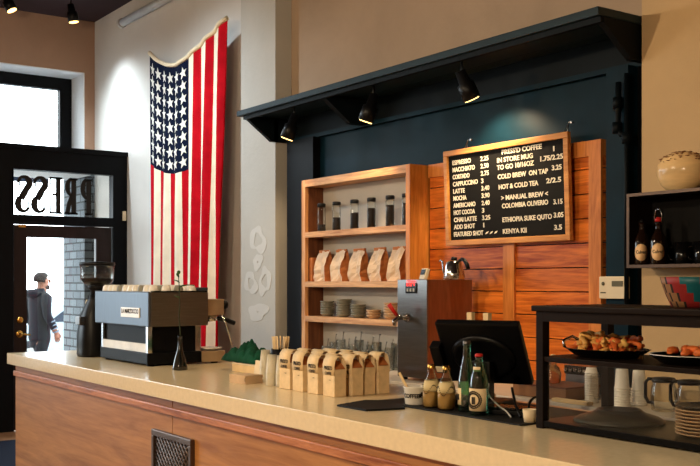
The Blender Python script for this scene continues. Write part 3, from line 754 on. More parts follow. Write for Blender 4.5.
vg.box(vx0, vx1, yb-.026, yb, vz1-.035, vz1, .005).box(vx0, vx1, yb-.026, yb, vz0, vz0+.035, .005).box(vx0, vx0+.03, yb-.026, yb, vz0+.035, vz1-.035, .004).box(vx1-.03, vx1, yb-.026, yb, vz0+.035, vz1-.035, .004)
vo = vg.build('vent_grille', 'bronze', cb)
lat = MB(); ww, hh = vx1-vx0-.06, vz1-vz0-.07; ox, oz = vx0+.03, vz0+.035
stp = .042
for sgn in (1, -1):
    k = -hh
    while k < ww:
        # diagonal bar clipped to the opening
        x0, z0 = k, 0.0; x1, z1 = k+hh, hh
        if x0 < 0: z0 -= x0; x0 = 0
        if x1 > ww: z1 -= (x1-ww); x1 = ww
        if x1-x0 > .01:
            A = (ox+x0, oz+z0); B = (ox+x1, oz+z1)
            if sgn < 0: A = (ox+ww-x0, oz+z0); B = (ox+ww-x1, oz+z1)
            lat.tube([(A[0], yb-.01, A[1]), (B[0], yb-.01, B[1])], .0055, 5)
        k += stp
lat.build('lattice', 'bronze', vo); MB().box(vx0+.03, vx1-.03, yb-.003, yb-.001, oz, oz+hh).build('backing', 'black_plastic', vo)

# ------------------------------------------------------------------ espresso machine
mx0, mx1, my0, my1 = -7.0, -6.05, 2.66, 3.09
em = thing('espresso_machine', 'large steel espresso machine at the far end of the counter', 'espresso machine', (0, 0, ZC))
MB().box(mx0+.07, mx1-.05, my0+.014, my1-.02, .012, .088, .006).build('base', 'black_paint', em)
MB().box(mx0+.09, mx1-.08, my0+.05, my1-.02, .088, .268).build('chassis', 'black_paint', em)
MB().box(mx0+.08, mx1-.07, my0+.03, my0+.05, .088, .145).build('lower_panel', 'white', em)
MB().box(mx1-.085, mx1-.055, my0+.02, my0+.05, .088, .262).build('corner_post', 'chrome', em); MB().box(mx0+.05, mx0+.08, my0+.03, my0+.06, .088, .262).build('corner_post', 'chrome', em)
MB().box(mx1-.085, mx1-.065, my1-.06, my1-.02, .088, .268).build('rear_post', 'chrome', em)
MB().box(mx0, mx1, my0, my0+.02, .262, .488, .006).build('back_panel', 'steel_blue', em)
MB().box(mx0+.005, mx1-.02, my0+.02, my1, .268, .488).build('body', 'steel', em)
MB().box(mx1-.02, mx1, my0+.02, my1+.004, .264, .488, .004).build('side_panel', 'steel_wood_reflect' if 0 else 'steel', em)
MB().box(mx0, mx1, my0+.0, my0+.008, .488, .494).box(mx0, mx1, my1-.01, my1, .488, .52).box(mx1-.01, mx1, my0+.02, my1, .488, .498).build('cup_rail', 'black_plastic', em)
a, b = PY(121.5, 307, my0), PY(140, 316.5, my0)
bd = MB().box(a.x, b.x, my0-.006, my0, b.z-ZC-.01, a.z-ZC, .002).build('badge', 'white', em)
MB().text('LA MARZOCCO', .042, at((a.x+b.x)/2, my0-.0065, b.z-ZC+.018) @ FY, .8*(b.x-a.x)/.235*.9, .0008, 'CENTER', .001).build('lettering', 'ink', bd)
# barista side
MB().box(mx1-.14, mx1-.03, my1, my1+.14, .33, .44, .006).build('group_head', 'champagne', em)
MB().box(mx0+.1, mx0+.22, my1, my1+.14, .33, .44, .006).box(-6.58, -6.46, my1, my1+.14, .33, .44, .006).build('group_head', 'chrome', em)
kn = MB().lathe([(.03, 0), (.034, .01), (.03, .035), (0, .04)], (mx1-.03-.035, my1+.14, .4), 12, axis='y')
for v in kn.bm.verts: v.co.y = 2*(my1+.14)-v.co.y
kn.build('steam_knob', 'black_plastic', em)
MB().tube([(mx1-.085, my1+.07, .33), (mx1-.085, my1+.075, .29)], .04, 14).build('portafilter', 'chrome', em)
MB().tube([(mx1-.085, my1+.1, .31), (mx1-.085, my1+.17, .3), (mx1-.085, my1+.25, .27)], [.012, .017, .016], 10).build('portafilter_handle', 'black_plastic', em)
MB().tube([(mx1-.04, my1+.12, .34), (mx1-.03, my1+.16, .26), (mx1-.025, my1+.2, .12)], .007, 8).build('steam_wand', 'chrome', em)
MB().box(mx0+.08, mx1-.05, my1-.02, my1+.16, .012, .085, .004).build('drip_tray', 'champagne', em)
ft = MB()
for x in (mx0+.12, mx1-.1):
    for y in (my0+.06, my1+.1): ft.lathe([(.025, 0), (.025, .012)], (x, y, 0), 10)
ft.build('foot', 'black_plastic', em)
# boilers glimpsed under the body
MB().tube([(mx0+.2, my0+.3, .18), (mx1-.2, my0+.3, .18)], .06, 14).build('boiler', 'brass', em)
# cups on top
cup = MB().lathe([(.034, 0), (.035, .004), (.028, .038), (.02, .044), (.02, .048), (0, .048)], n=14).build('cup', 'white'); cup2 = MB().lathe([(.033, 0), (.034, .004), (.030, .03), (.024, .042), (.02, .046), (0, .046)], n=14).build('cup', 'grey_ware')
k = 0
for i in range(10):
    for j in range(4):
        src = cup2 if (i*3+j) % 4 == 1 else cup
        if src.get('label'): o = src.copy(); COL.objects.link(o)
        else: o = src
        o.location = (mx0+.06+i*.09+R.uniform(-.004, .004), my0+.07+j*.092, ZC+.489)
        row = ['front', 'second', 'third', 'rear'][j]
        tag(o, '%s upturned cup from the left, %s row on top of the espresso machine' % (ORD[i], row), 'cup', 'cups on the espresso machine')

# grinder
gx0 = -7.215; gy0 = 2.76
gr = thing('coffee_grinder', 'black coffee grinder with clear bean hopper at the counter end', 'grinder', (gx0, gy0, ZC))
def loft(prof, n=24, p=3.2, sx=1, sy=1):
    mb = MB(); rings = []
    for r, z in prof:
        vs = []
        for i in range(n):
            a = 2*PI*i/n; cx, sy_ = math.cos(a), math.sin(a); k = (abs(cx)**p+abs(sy_)**p)**(-1/p)
            vs.append(mb.bm.verts.new((r*k*cx*sx, r*k*sy_*sy, z)))
        rings.append(vs)
    for a, b in zip(rings, rings[1:]):
        for i in range(n): mb._f((a[i], a[(i+1) % n], b[(i+1) % n], b[i]), True)
    mb._f(rings[0][::-1]); mb._f(rings[-1])
    return mb
loft([(.118, 0), (.124, .02), (.12, .18), (.106, .3), (.082, .37), (.06, .42), (.052, .46)], sx=1.0, sy=1.15).build('body', 'black_plastic', gr)
MB().lathe([(.05, .46), (.055, .47), (.05, .49), (.07, .51), (.072, .53)], n=18).build('collar', 'black_plastic', gr)
MB().lathe([(.07, .53), (.105, .55), (.122, .575), (.126, .68)], n=24).build('hopper', 'glass', gr)
MB().lathe([(.066, .532), (.1, .552), (.117, .577), (.118, .585), (0, .592)], n=24).build('beans', 'beans', gr)
MB().lathe([(.13, .68), (.133, .69), (.131, .705), (.03, .712), (0, .712)], n=24).build('lid', 'black_plastic', gr)
MB().box(-.03, .06, -.16, -.1, .24, .3, .006).build('doser', 'steel', gr)
MB().tube([(-.126, -.06, .02), (-.126, -.06, .15), (-.112, -.06, .28), (-.09, -.055, .36), (-.066, -.05, .42)], .014, 8).build('side_trim', 'white_plastic', gr)

# vase with a leafy stem
a = PZ(180, 370, ZC)
vs = thing('bud_vase', 'slim dark bottle vase with a leafy stem before the espresso machine', 'vase', (a.x, a.y, ZC))
MB().lathe([(.046, 0), (.05, .004), (.046, .03), (.035, .075), (.02, .12), (.014, .16), (.013, .21), (.015, .215)], n=20).build('bottle', 'bottle_dark', vs)
MB().tube([(0, 0, .15), (.004, 0, .24), (-.012, .0, .33), (-.004, 0, .43), (-.012, 0, .53), (-.025, 0, .6)], [.004, .004, .0035, .003, .003, .002], 6).build('stem', 'stem', vs)
def leafm(p, d, L, w):
    mb = MB(); p = Vector(p); d = Vector(d).normalized(); sdx = d.cross(Vector((0, 0, 1))).normalized(); up = sdx.cross(d)
    Lp, Rp = [], []
    cpts = []
    for i in range(7):
        f = i/6; ww = w*math.sin(PI*min(1, f*.95+.02))**.8
        q = p+d*(L*f)-Vector((0, 0, .25*L*f*f))
        Lp.append(mb.bm.verts.new(q+sdx*ww+up*.004)); Rp.append(mb.bm.verts.new(q-sdx*ww+up*.004)); cpts.append(mb.bm.verts.new(q))
    for i in range(6):
        mb._f((Lp[i], Lp[i+1], cpts[i+1], cpts[i]), True); mb._f((cpts[i], cpts[i+1], Rp[i+1], Rp[i]), True)
    return mb
def leaf(parent, *a):
    o = leafm(*a).build('leaf', 'leaf', parent); md = o.modifiers.new('t', 'SOLIDIFY'); md.thickness = .0015; return o
leaf(vs, (-.008, 0, .52), (.9, .3, .35), .14, .022); leaf(vs, (-.01, 0, .55), (-.7, -.3, .5), .06, .012); leaf(vs, (-.02, 0, .58), (.3, -.5, .9), .05, .01); leaf(vs, (-.02, 0, .6), (-.4, .2, .8), .045, .012); leaf(vs, (-.006, 0, .45), (-.8, -.2, .5), .06, .01)

# tray box, lid plate and green cloth
a = PY(250, 366, 3.0)
bx = thing('wooden_box', 'pale wooden box on the counter below the green cloth', 'box', (a.x, 3.08, ZC))
m = MB().box(-.19, .18, -.1, -.088, 0, .045, .003).box(-.19, .18, .088, .1, 0, .045, .003).box(-.19, -.178, -.088, .088, 0, .045).box(.168, .18, -.088, .088, 0, .045).build('sides', 'stick', bx)
MB().box(-.178, .168, -.088, .088, 0.001, .012).build('bottom', 'stick', bx)
MB().box(-.19, .18, -.1, .1, .0455, .055, .003).build('lid', 'cream', bx)
# folded cloth heap
a = PY(249, 352, 3.08)
mb = MB(); NU, NV = 60, 26; g = []
for j in range(NV+1):
    rowv = []
    for i in range(NU+1):
        u, v = i/NU*2-1, j/NV*2-1
        e = max(0, 1-abs(u)**3)*max(0, 1-abs(v)**3)
        fo_ = abs(math.sin(u*6+v*3+.5))*.35+abs(math.sin(u*10-v*5+2))*.25+abs(math.sin(u*17+v*11))*.12
        z = .075*e**.4*(.6+fo_)+.05*math.exp(-((u-.0)/.17)**2-((v+.1)/.5)**2)*e*(.7+.5*abs(math.sin(u*21+v*6)))
        rowv.append(mb.bm.verts.new((u*.21, v*.09, max(.002, z))))
    g.append(rowv)
for j in range(NV):
    for i in range(NU): mb._f((g[j][i], g[j][i+1], g[j+1][i+1], g[j+1][i]), True)
o = mb.build('folded_cloth', 'green_cloth'); o.location = (a.x+.01, 3.08, ZC+.056)
md = o.modifiers.new('t', 'SOLIDIFY'); md.thickness = .004; md.offset = 1
tag(o, 'crumpled dark green cloth heaped on the pale box', 'cloth')
a = PY(222, 347, 3.26)
tag(MB().lathe([(.05, 0), (.085, .01), (.092, .018), (.085, .018), (0, .01)], n=22).build('plate', 'white', None, (-6.45+.0, 3.2, ZC+.09)), 'pale plate lying on the drip tray of the espresso machine', 'plate').location = (-6.2, 3.175, ZC+.086)

# napkins
a = PZ(243, 383, ZC)
nk = None
for k in range(9):
    if nk is None: o = nk = MB().box(-.075, .075, -.06, .06, 0, .0045, .001).build('napkin', 'paper')
    else: o = nk.copy(); COL.objects.link(o)
    o.location = (a.x+R.uniform(-.004, .004), a.y+.02, ZC+.0005+k*.0052); o.rotation_euler = (0, 0, R.uniform(-.04, .04)+.1)
    tag(o, 'kraft napkin, %s of the small stack at the counter edge' % ('topmost' if k == 8 else 'lowest' if k == 0 else ORD[k]+' from the bottom'), 'napkin', 'napkins in the stack')
a = PZ(249, 380, ZC)
o = MB().box(-.05, .05, -.003, .003, 0, .1, 0, Matrix.Rotation(-.15, 4, 'X')).build('card', 'cream'); o.location = (a.x-.07, a.y+.1, ZC+.001)
tag(o, 'plain cream card leaning upright behind the napkins', 'card')
# clear cup stacks
cu0 = None
for i, (px, py, col) in enumerate(((259.5, 379, 0), (265.5, 386, 0), (275.5, 387, 0))):
    a = PZ(px, py, ZC)
    for k in range(6):
        if cu0 is None: o = cu0 = MB().lathe([(.034, 0), (.034, .003), (.026, .1), (.0, .101)], n=18).build('plastic_cup', 'plastic_cup')
        else: o = cu0.copy(); COL.objects.link(o)
        o.location = (a.x, a.y+.04, ZC+.0005+k*.013)
        if k == 0 and i == 0: pass
        tag(o, 'clear plastic cup, %s in the %s upturned stack beside the napkins' % ('topmost' if k == 5 else 'lowest' if k == 0 else ORD[k]+' from the bottom', ['left', 'middle', 'right'][i]), 'cup', 'clear cups in the %s stack' % ['left', 'middle', 'right'][i])
# stir sticks
a = PY(280, 350, 2.98)
sh = thing('stick_holder', 'dark holder of wooden stir sticks behind the clear cups', 'holder', (a.x, 2.98, ZC))
MB().lathe([(.05, 0), (.052, .17), (.048, .17), (.046, .006), (0, .006)], n=20).build('tumbler', 'black_plastic', sh)
st0 = None
for k in range(16):
    an = 2*PI*k/16; rr = .018 if k % 2 else .034
    if st0 is None: o = st0 = MB().box(-.006, .006, -.001, .001, 0, .235, .0005).build('stir_stick', 'stick')
    else: o = st0.copy(); COL.objects.link(o)
    o.location = (a.x+rr*math.cos(an)*.7, 2.98+rr*math.sin(an)*.7, ZC+.008)
    o.rotation_euler = (-.10*math.sin(an), .14*math.cos(an), .3*math.sin(3*an))
    tag(o, 'flat wooden stir stick standing in the dark holder behind the clear cups', 'stir stick', 'stir sticks in the holder')

# ------------------------------------------------------------------ kraft bags on the counter
def make_bag():
    t = thing('coffee_bag', '', 'coffee bag')
    w, dd, h = .1, .068, .135
    mb = MB(); mb.box(-w/2, w/2, 0, dd, 0, h, .003); mb.build('bag', 'kraft', t)
    # front and rear panels run on upwards, meet at the crease and curl over to the back
    pr = [(-.0015, h-.03), (-.002, h+.02), (.004, h+.045), (.018, h+.062), (.036, h+.066), (.052, h+.058), (.062, h+.04), (dd+.001, h+.012), (dd+.0015, h-.03)]
    mb = MB(); A, B = [], []
    for y, z in pr:
        A.append(mb.bm.verts.new((-w/2-.001, y, z))); B.append(mb.bm.verts.new((w/2+.001, y, z)))
    for i in range(len(pr)-1): mb._f((A[i], B[i], B[i+1], A[i+1]), True)
    o = mb.build('folded_top', 'kraft', t); md = o.modifiers.new('t', 'SOLIDIFY'); md.thickness = .003
    for sx in (-1, 1):          # side gussets under the fold, darker paper painting in the hollow's shade
        mb = MB(); x = sx*(w/2-.002); xi = sx*(w/2-.04)
        vs = [mb.bm.verts.new(p) for p in ((x, .004, h+.002), (xi, .008, h+.04), (xi, dd-.012, h+.04), (x, dd-.004, h+.002))]; mb._f(vs)
        o = mb.build('gusset', 'kraft_shelf', t); md = o.modifiers.new('t', 'SOLIDIFY'); md.thickness = .002
    mb = MB()
    mb.text("PRESS'D", .026, at(0, -.0042, h*.98) @ FY, .8, .0006, 'CENTER', .0002).text('COFFEE', .02, at(0, -.0042, h*.8) @ FY, .8, .0006, 'CENTER', .0001).text('12 OZ' if 0 else '- -', .016, at(.012, -.0022, h*.58) @ FY, .9, .0006, 'CENTER', .0006)
    mb.build('print', 'ink', t)
    return t
cxs = [(-4.466-4.345)/2, -4.268, -4.132, -3.988]; rys = [2.69, 2.785, 2.87, 2.95]
bg = None
for j in range(4):
    for i in range(4):
        if bg is None: o = bg = make_bag()
        else: o = dup(bg, (0, 0, 0))
        o.location = (cxs[j]+R.uniform(-.006, .006), rys[i]+R.uniform(-.003, .003), ZC+.001); o.rotation_euler = (0, 0, R.uniform(-.05, .05)); o.scale = (1, 1, R.uniform(.97, 1.03))
        row = ['front', 'second', 'third', 'rear'][i]; colm = ['leftmost', 'second', 'third', 'rightmost'][j]
        o['label'] = '%s kraft coffee bag of the %s row on the counter' % (colm, row) + (' from the left' if j in (1, 2) else '')
        o['group'] = 'kraft coffee bags lined up on the counter'
# black mat
a0, a1, a2 = PZ(337, 405, ZC), PZ(372, 411, ZC), PZ(410, 408, ZC)
m = MB(); pl_ = [(a0.x, a0.y), (a1.x, a1.y), (a1.x+.17, a1.y+.1), (a1.x+.17, a1.y+.22), (a0.x+.06, a0.y+.13)]
b = PZ(372, 406, ZC)
m.prism([((q-b).x, (q-b).y) for q in (PZ(337, 406.5, ZC), PZ(366, 411.5, ZC), PZ(405, 409.5, ZC), PZ(396, 402.5, ZC), PZ(366, 401.5, ZC))], 'z', 0, .008)
o = m.build('tablet', 'rubber'); o.location = (b.x, b.y, ZC+.0005)
tag(o, 'flat black tablet lying on the counter before the coffee bags', 'tablet')
# rubber bar mat under bottles and register
tag(MB().box(-3.70, -2.74, 2.735, 3.24, 0, .006, .002).build('bar_mat', 'rubber', None, (0, 0, ZC+.0005)), 'black rubber mat under the bottles and register', 'mat')
zm = ZC+.007
# tip cup
a = PY(413.5, 405, 2.80)
tc = thing('tip_cup', 'white paper tub printed COFFEE beside the juice bottles', 'cup', (a.x, 2.81, zm))
MB().lathe([(.043, 0), (.046, .004), (.053, .075), (.056, .08), (.051, .08), (.043, .006), (0, .005)], n=24).build('tub', 'white', tc)
mb = MB(); mb.text('COFFEE', .026, Matrix.Identity(4), .85, .0006, 'CENTER', .0008)
for x, y, s in ((.036, .006, 1), (.044, .012, 1)): mb.box(x, x+.012, y-.004, y+.014, 0, .0006)
for v in mb.bm.verts:
    an = v.co.x/.05+math.radians(-62); r = .0492+v.co.y*.12+.0012+v.co.z
    v.co = Vector((r*math.cos(an), r*math.sin(an), .032+v.co.y))
mb.build('lettering', 'ink', tc)
o = MB().box(-.007, .007, -.002, .002, 0, .15, .001).build('wooden_spoon', 'stick'); o.location = (a.x-.005, 2.81, zm+.008); o.rotation_euler = (0, -.42, 1.1)
o.rotation_euler = (.15, -.5, .2); tag(o, 'pale wooden stick leaning out of the COFFEE tub', 'stick')
# juice bottles
def juice():
    t = thing('juice_bottle', '', 'bottle')
    MB().lathe([(.033, 0), (.038, .006), (.04, .05), (.037, .085), (.026, .12), (.017, .142), (.016, .165)], n=22).build('glass', 'juice_glass', t)
    MB().lathe([(.03, .003), (.0365, .008), (.0385, .05), (.0372, .07), (0, .071)], n=22).build('juice', 'juice', t)
    MB().lathe([(.018, .163), (.0185, .166), (.018, .178), (.01, .181), (0, .181)], n=16).build('cap', 'brass', t)
    MB().lathe([(.0398, .07), (.0382, .088), (.030, .113)], n=22).build('neck_label', 'juice_label', t)
    mb = MB()
    for k in range(22):
        f = k/21; an = -2.7+2.6*f; z = .078+.018*math.sin(f*9)
        mb.lathe([(.0025, -.0015), (.0025, .0015)], (.0405*math.cos(an)*(1-(z-.07)*2.6), .0405*math.sin(an)*(1-(z-.07)*2.6), z), 5)
    mb.build('script', 'ink', t)
    return t
a, b = PY(431.5, 411, 2.80), PY(446.5, 412, 2.80)
j = juice(); j.location = (a.x, 2.80, zm); j.scale = (1, 1, 1.04); tag(j, 'left of the two squat amber juice bottles by the tub', 'bottle', 'juice bottles')
j2 = dup(j, (b.x, 2.80, zm), .3, 'right of the two squat amber juice bottles, next to green bottles', 'juice bottles')
# green bottles
a = PY(465, 415, 2.82)
gb = thing('water_bottle', 'tall green glass bottle without red cap by the juice bottles', 'bottle', (a.x, 2.83, zm), -.2)
MB().lathe([(.034, 0), (.037, .006), (.037, .13), (.03, .175), (.018, .225), (.0155, .275), (.018, .278), (.018, .285)], n=24).build('glass', 'green_glass', gb)
MB().lathe([(.0145, .28), (.0165, .286), (.0165, .298), (0, .299)], n=16).build('cap', 'steel', gb)
mb = MB()
def wrap(mb, r, a0, a1, z0, z1, th=.0008, n=14):
    v = []
    for k in range(n+1):
        an = a0+(a1-a0)*k/n
        v.append([mb.bm.verts.new((rr*math.cos(an), rr*math.sin(an), z)) for rr in (r, r+th) for z in (z0, z1)])
    for p, q in zip(v, v[1:]):
        mb._f((p[2], q[2], q[3], p[3]), True); mb._f((p[0], p[1], q[1], q[0]), True); mb._f((p[1], p[3], q[3], q[1])); mb._f((p[0], q[0], q[2], p[2]))
wrap(mb, .0373, -2.6, -1.2, .03, .1); mb.build('label', 'label', gb)
mb = MB(); wrap(mb, .0385, -2.3, -1.5, .05, .075); mb.build('label_band', 'ink', gb)
a = PY(479, 417, 2.80)
gb2 = thing('water_bottle', 'green glass bottle with red cap and round printed label', 'bottle', (a.x, 2.80, zm), .1)
MB().lathe([(.036, 0), (.0395, .006), (.0395, .125), (.034, .16), (.019, .2), (.015, .232), (.0175, .235), (.0175, .24)], n=24).build('glass', 'green_glass', gb2)
MB().lathe([(.0155, .238), (.0175, .24), (.0165, .249), (.011, .252), (0, .252)], n=16).build('cap', 'red', gb2)
mb = MB(); wrap(mb, .0398, -2.75, .0, .018, .11); mb.build('label', 'label', gb2)
mb = MB(); wrap(mb, .0235, -2.4, -.6, .178, .198); 
mb.build('neck_label', 'label', gb2)
mb = MB()
for k in range(26):
    an = 2*PI*k/26
    for rr in (.034, .026):
        th_ = -1.45+rr*math.cos(an)/.041; mb.lathe([(.0035, -.003), (.0035, .003)], (.0405*math.cos(th_), .0405*math.sin(th_), .064+rr*math.sin(an)), 5)
t2 = MB(); t2.text('8/1', .02, Matrix.Identity(4), .8, .0006, 'CENTER', .001)
for z_, tx_ in ((.064, 'ACQUA'), (.05, 'MINERALE')):
    t3 = MB(); t3.text('|||||', .016, Matrix.Identity(4), .9, .0006, 'CENTER', .001)
    for v in t3.bm.verts:
        an = -1.45+v.co.x/.041; r = .0408+v.co.z; z__ = z_+v.co.y; v.co = Vector((r*math.cos(an), r*math.sin(an), z__))
    me = bpy.data.meshes.new('q'); t3.bm.to_mesh(me); mb.mesh(me, Matrix.Identity(4)); bpy.data.meshes.remove(me); t3.bm.free()
t2.bm.free()
mb.build('emblem', 'ink', gb2)

# ------------------------------------------------------------------ register monitor
a = PY(484, 360, 3.02)
rg = thing('register_monitor', 'black point of sale monitor seen from behind on the counter', 'monitor', (a.x, 3.02, zm), math.radians(25))
TM = at(0, 0, .235) @ Matrix.Rotation(math.radians(34), 4, 'X')     # top leans towards the customers
mb = MB(); mb.box(-.195, .195, -.012, .022, -.165, .165, .008, TM); mb.build('screen_shell', 'black_plastic', rg)
mb = MB(); mb.box(-.18, .18, .022, .024, -.15, .15, 0, TM); mb.build('screen', 'black_gloss', rg)
mb = MB(); mb.lathe([(.15, 0), (.145, .012), (.125, .02), (.115, .014), (0, .012)], n=32, axis='y', sy=.78)
for v in mb.bm.verts: v.co = TM @ (v.co+Vector((0, -.012, -.01)))
mb.build('rear_cover', 'black_plastic', rg)
mb = MB(); mb.box(-.05, .05, -.06, -.0, .03, .2, .006).box(-.11, .11, -.09, .1, 0, .03, .006); mb.build('stand', 'black_plastic', rg)
mb = MB(); mb.box(-.235, -.185, -.05, .0, -.09, .06, .006, TM); rd = mb.build('card_reader', 'black_plastic', rg)
mb = MB(); mb.box(-.228, -.19, -.053, -.05, -.08, -.05, 0, TM); mb.build('sticker', 'white_plastic', rd)
# keyboard
a = PY(514, 402, 2.98)
kb = thing('keyboard', 'black keyboard at the foot of the register monitor', 'keyboard', (a.x+.03, 2.93, zm), math.radians(22))
MB().box(-.14, .14, -.06, .06, 0, .018, .003).build('tray', 'black_plastic', kb)
mb = MB()
for i in range(12):
    for q in range(4): mb.box(-.13+i*.022, -.112+i*.022, -.05+q*.026, -.03+q*.026, .018, .03, .002)
mb.build('keys', 'black_gloss', kb)
def cable(lab, pts, r=.0035, mat='black_plastic'):
    P = [Vector(p) for p in pts]; out = []
    for i in range(len(P)-1):
        p0, p1, p2, p3 = P[max(i-1, 0)], P[i], P[i+1], P[min(i+2, len(P)-1)]
        for k in range(8):
            t = k/8
            out.append(.5*((2*p1)+(p2-p0)*t+(2*p0-5*p1+4*p2-p3)*t*t+(3*p1-p0-3*p2+p3)*t**3))
    out.append(P[-1])
    tag(MB().tube(out, r, 6).build('cable', mat), lab, 'cable', 'register cables')
def C(px, py, y): return tuple(PY(px, py, y))
cable('pale cable curving down beside the red capped bottle', [C(489, 384, 2.98), C(489, 395, 2.9), C(499, 406, 2.86), C(506, 411, 2.84), C(511, 417, 2.82)], .0035, 'pipe')
cable('thick black cable hanging under the right end of the monitor', [C(512, 388, 3.0), C(514, 398, 2.95), C(517, 408, 2.86), C(521, 417, 2.83)], .006)
cable('black cable looping behind the display case post', [C(528, 414, 2.88), C(530, 402, 2.92), C(537, 397, 2.98), C(543, 402, 3.02)], .006)
a = PY(526, 428, 2.79)
tag(MB().lathe([(.022, 0), (.028, .05), (.026, .05), (.02, .004), (0, .004)], n=18).build('sugar_pot', 'cream', None, (a.x, 2.81, zm)), 'small cream pot beside the display case post', 'pot')
# ------------------------------------------------------------------ things on the back counter seen past the register
a, b = PY(513, 400, 3.92), PY(566, 400, 3.92)
wb = thing('serving_tray', 'low brown wooden box on the white back worktop', 'box', (0, 0, ZB))
MB().box(a.x, b.x, 3.92, 4.18, 0, .062, .003).build('body', 'bowl_wood', wb); MB().box(a.x-.005, b.x+.005, 3.915, 4.185, .0625, .072, .002).build('lid', 'shelf_in', wb)
a, b = PY(552, 404, 3.87), PY(588, 395, 3.87)
o = MB().box(a.x, b.x, 3.865, 3.91, 0, .018, .003).build('cutting_board', 'stick', None, (0, 0, ZB)); tag(o, 'strip of pale chopping board in front of the low brown box', 'chopping board')
a = PY(553, 388, 4.05)
hb = thing('honey_bottle', 'ornate amber glass jar standing on the low brown box', 'jar', (a.x, 4.05, ZB+.0725))
MB().lathe([(.035, 0), (.042, .01), (.045, .05), (.035, .085), (.018, .098), (.022, .115), (.02, .13), (.012, .14)], n=20).build('glass', 'amber', hb)
MB().lathe([(.014, .138), (.014, .155), (0, .158)], n=12).build('stopper', 'label', hb)
mb = MB()
for k in range(14):
    an = 2*PI*k/14; mb.lathe([(.004, -.003), (.004, .003)], (.03*math.cos(an)*.8, -.044, .048+.03*math.sin(an)), 5)
mb.build('ornament', 'cream', hb)
a = PY(572.5, 385, 4.18)
wm = thing('waffle_maker', 'small steel appliance with chrome controls behind the display case', 'appliance', (a.x, 4.26, ZB+.0))
MB().box(-.09, .09, -.04, .09, 0, .11, .004).build('body', 'steel', wm); MB().box(-.09, .09, -.05, .09, .11, .16, .004).build('control_panel', 'black_gloss', wm)
mb = MB()
for k in range(5): mb.lathe([(.012, 0), (.01, .014), (0, .016)], (-.07+k*.034, -.05, .138), 10, axis='y')
mb.build('knob', 'chrome', wm)
# paper cup / lid stacks
def cupstack(px, y, n, r, hgt, nm, lab):
    a = PY(px, 395, y); f = None
    for k in range(n):
        if f is None: f = o = MB().lathe([(r*.96, 0), (r, .002), (r, .006), (r*.86, .009), (r*.72, hgt), (0, hgt)] if nm != 'cup_lid' else [(r, 0), (r*1.02, .003), (r, .008), (r*.86, .012), (r*.84, .014), (0, .014)], n=20).build(nm, 'white')
        else: o = f.copy(); COL.objects.link(o)
        o.location = (a.x, y, ZB+.0005+k*(.0125 if nm != 'cup_lid' else .0145))
        tag(o, '%s, %s of the stack %s' % ('white cup lid' if nm == 'cup_lid' else 'white paper cup', 'topmost' if k == n-1 else 'lowest' if k == 0 else ORD[k]+' from the bottom', lab), 'cup lid' if nm == 'cup_lid' else 'cup', 'stack '+lab)
cupstack(591.5, 4.0, 13, .036, .03, 'paper_cup', 'left of the case post')
cupstack(622, 4.0, 8, .042, .1, 'paper_cup', 'right of the case post')
cupstack(639, 4.12, 7, .042, .1, 'paper_cup', 'beside the glass carafe')
# carafes
for i, (px, lab) in enumerate(((664, 'left one of the glass carafes behind the display case'), (690, 'right one of the glass carafes behind the display case'))):
    a = PY(px, 395, 4.02)
    ca = thing('carafe', lab, 'carafe', (a.x, 4.02, ZB), 0, 'glass carafes')
    MB().lathe([(.05, 0), (.06, .006), (.064, .06), (.06, .11), (.052, .13), (.055, .145)], n=22).build('glass', 'glass', ca)
    MB().lathe([(.056, .14), (.058, .15), (.05, .162), (0, .166)], n=20).build('lid', 'black_plastic', ca)
    MB().tube([(-.05, 0, .15), (-.085, -.01, .15), (-.1, -.012, .13), (-.1, -.012, .06), (-.085, -.01, .035), (-.06, 0, .035)], .0085, 8).build('handle', 'black_plastic', ca)

# ------------------------------------------------------------------ display case
kx0 = PZ(533.5, 428, ZC).x; ky0, ky1 = 2.755, 3.16; kx1 = -1.2
kz = 1.515
dc = thing('display_case', 'dark wooden pastry display case at the right of the counter', 'display case', (0, 0, ZC))
pw = .036
MB().box(kx0-.012, kx1+.02, ky0-.015, ky1+.015, kz-ZC-.022, kz-ZC, .004).build('top', 'case_black', dc)
for x in (kx0, kx1-pw):
    for y in (ky0, ky1-pw): MB().box(x, x+pw, y, y+pw, .0, kz-ZC-.022, .002).build('post', 'case_black', dc)
MB().box(kx0+pw, kx1-pw, ky0, ky0+.02, kz-ZC-.06, kz-ZC-.022).box(kx0+pw, kx1-pw, ky1-.02, ky1, kz-ZC-.06, kz-ZC-.022).build('rail', 'case_black', dc)
zs = 1.322-ZC
MB().box(kx0, kx1, ky0+.005, ky1-.005, zs-.018, zs, .002).build('shelf', 'case_black', dc)
MB().box(kx0+.0, kx1-.0, ky0+.002, ky1-.002, .008, .03, .002).build('bottom', 'case_floor', dc)
MB().box(kx0+pw, kx1-pw, ky0+.012, ky0+.016, .03, zs-.018).build('glass_front', 'pane', dc)
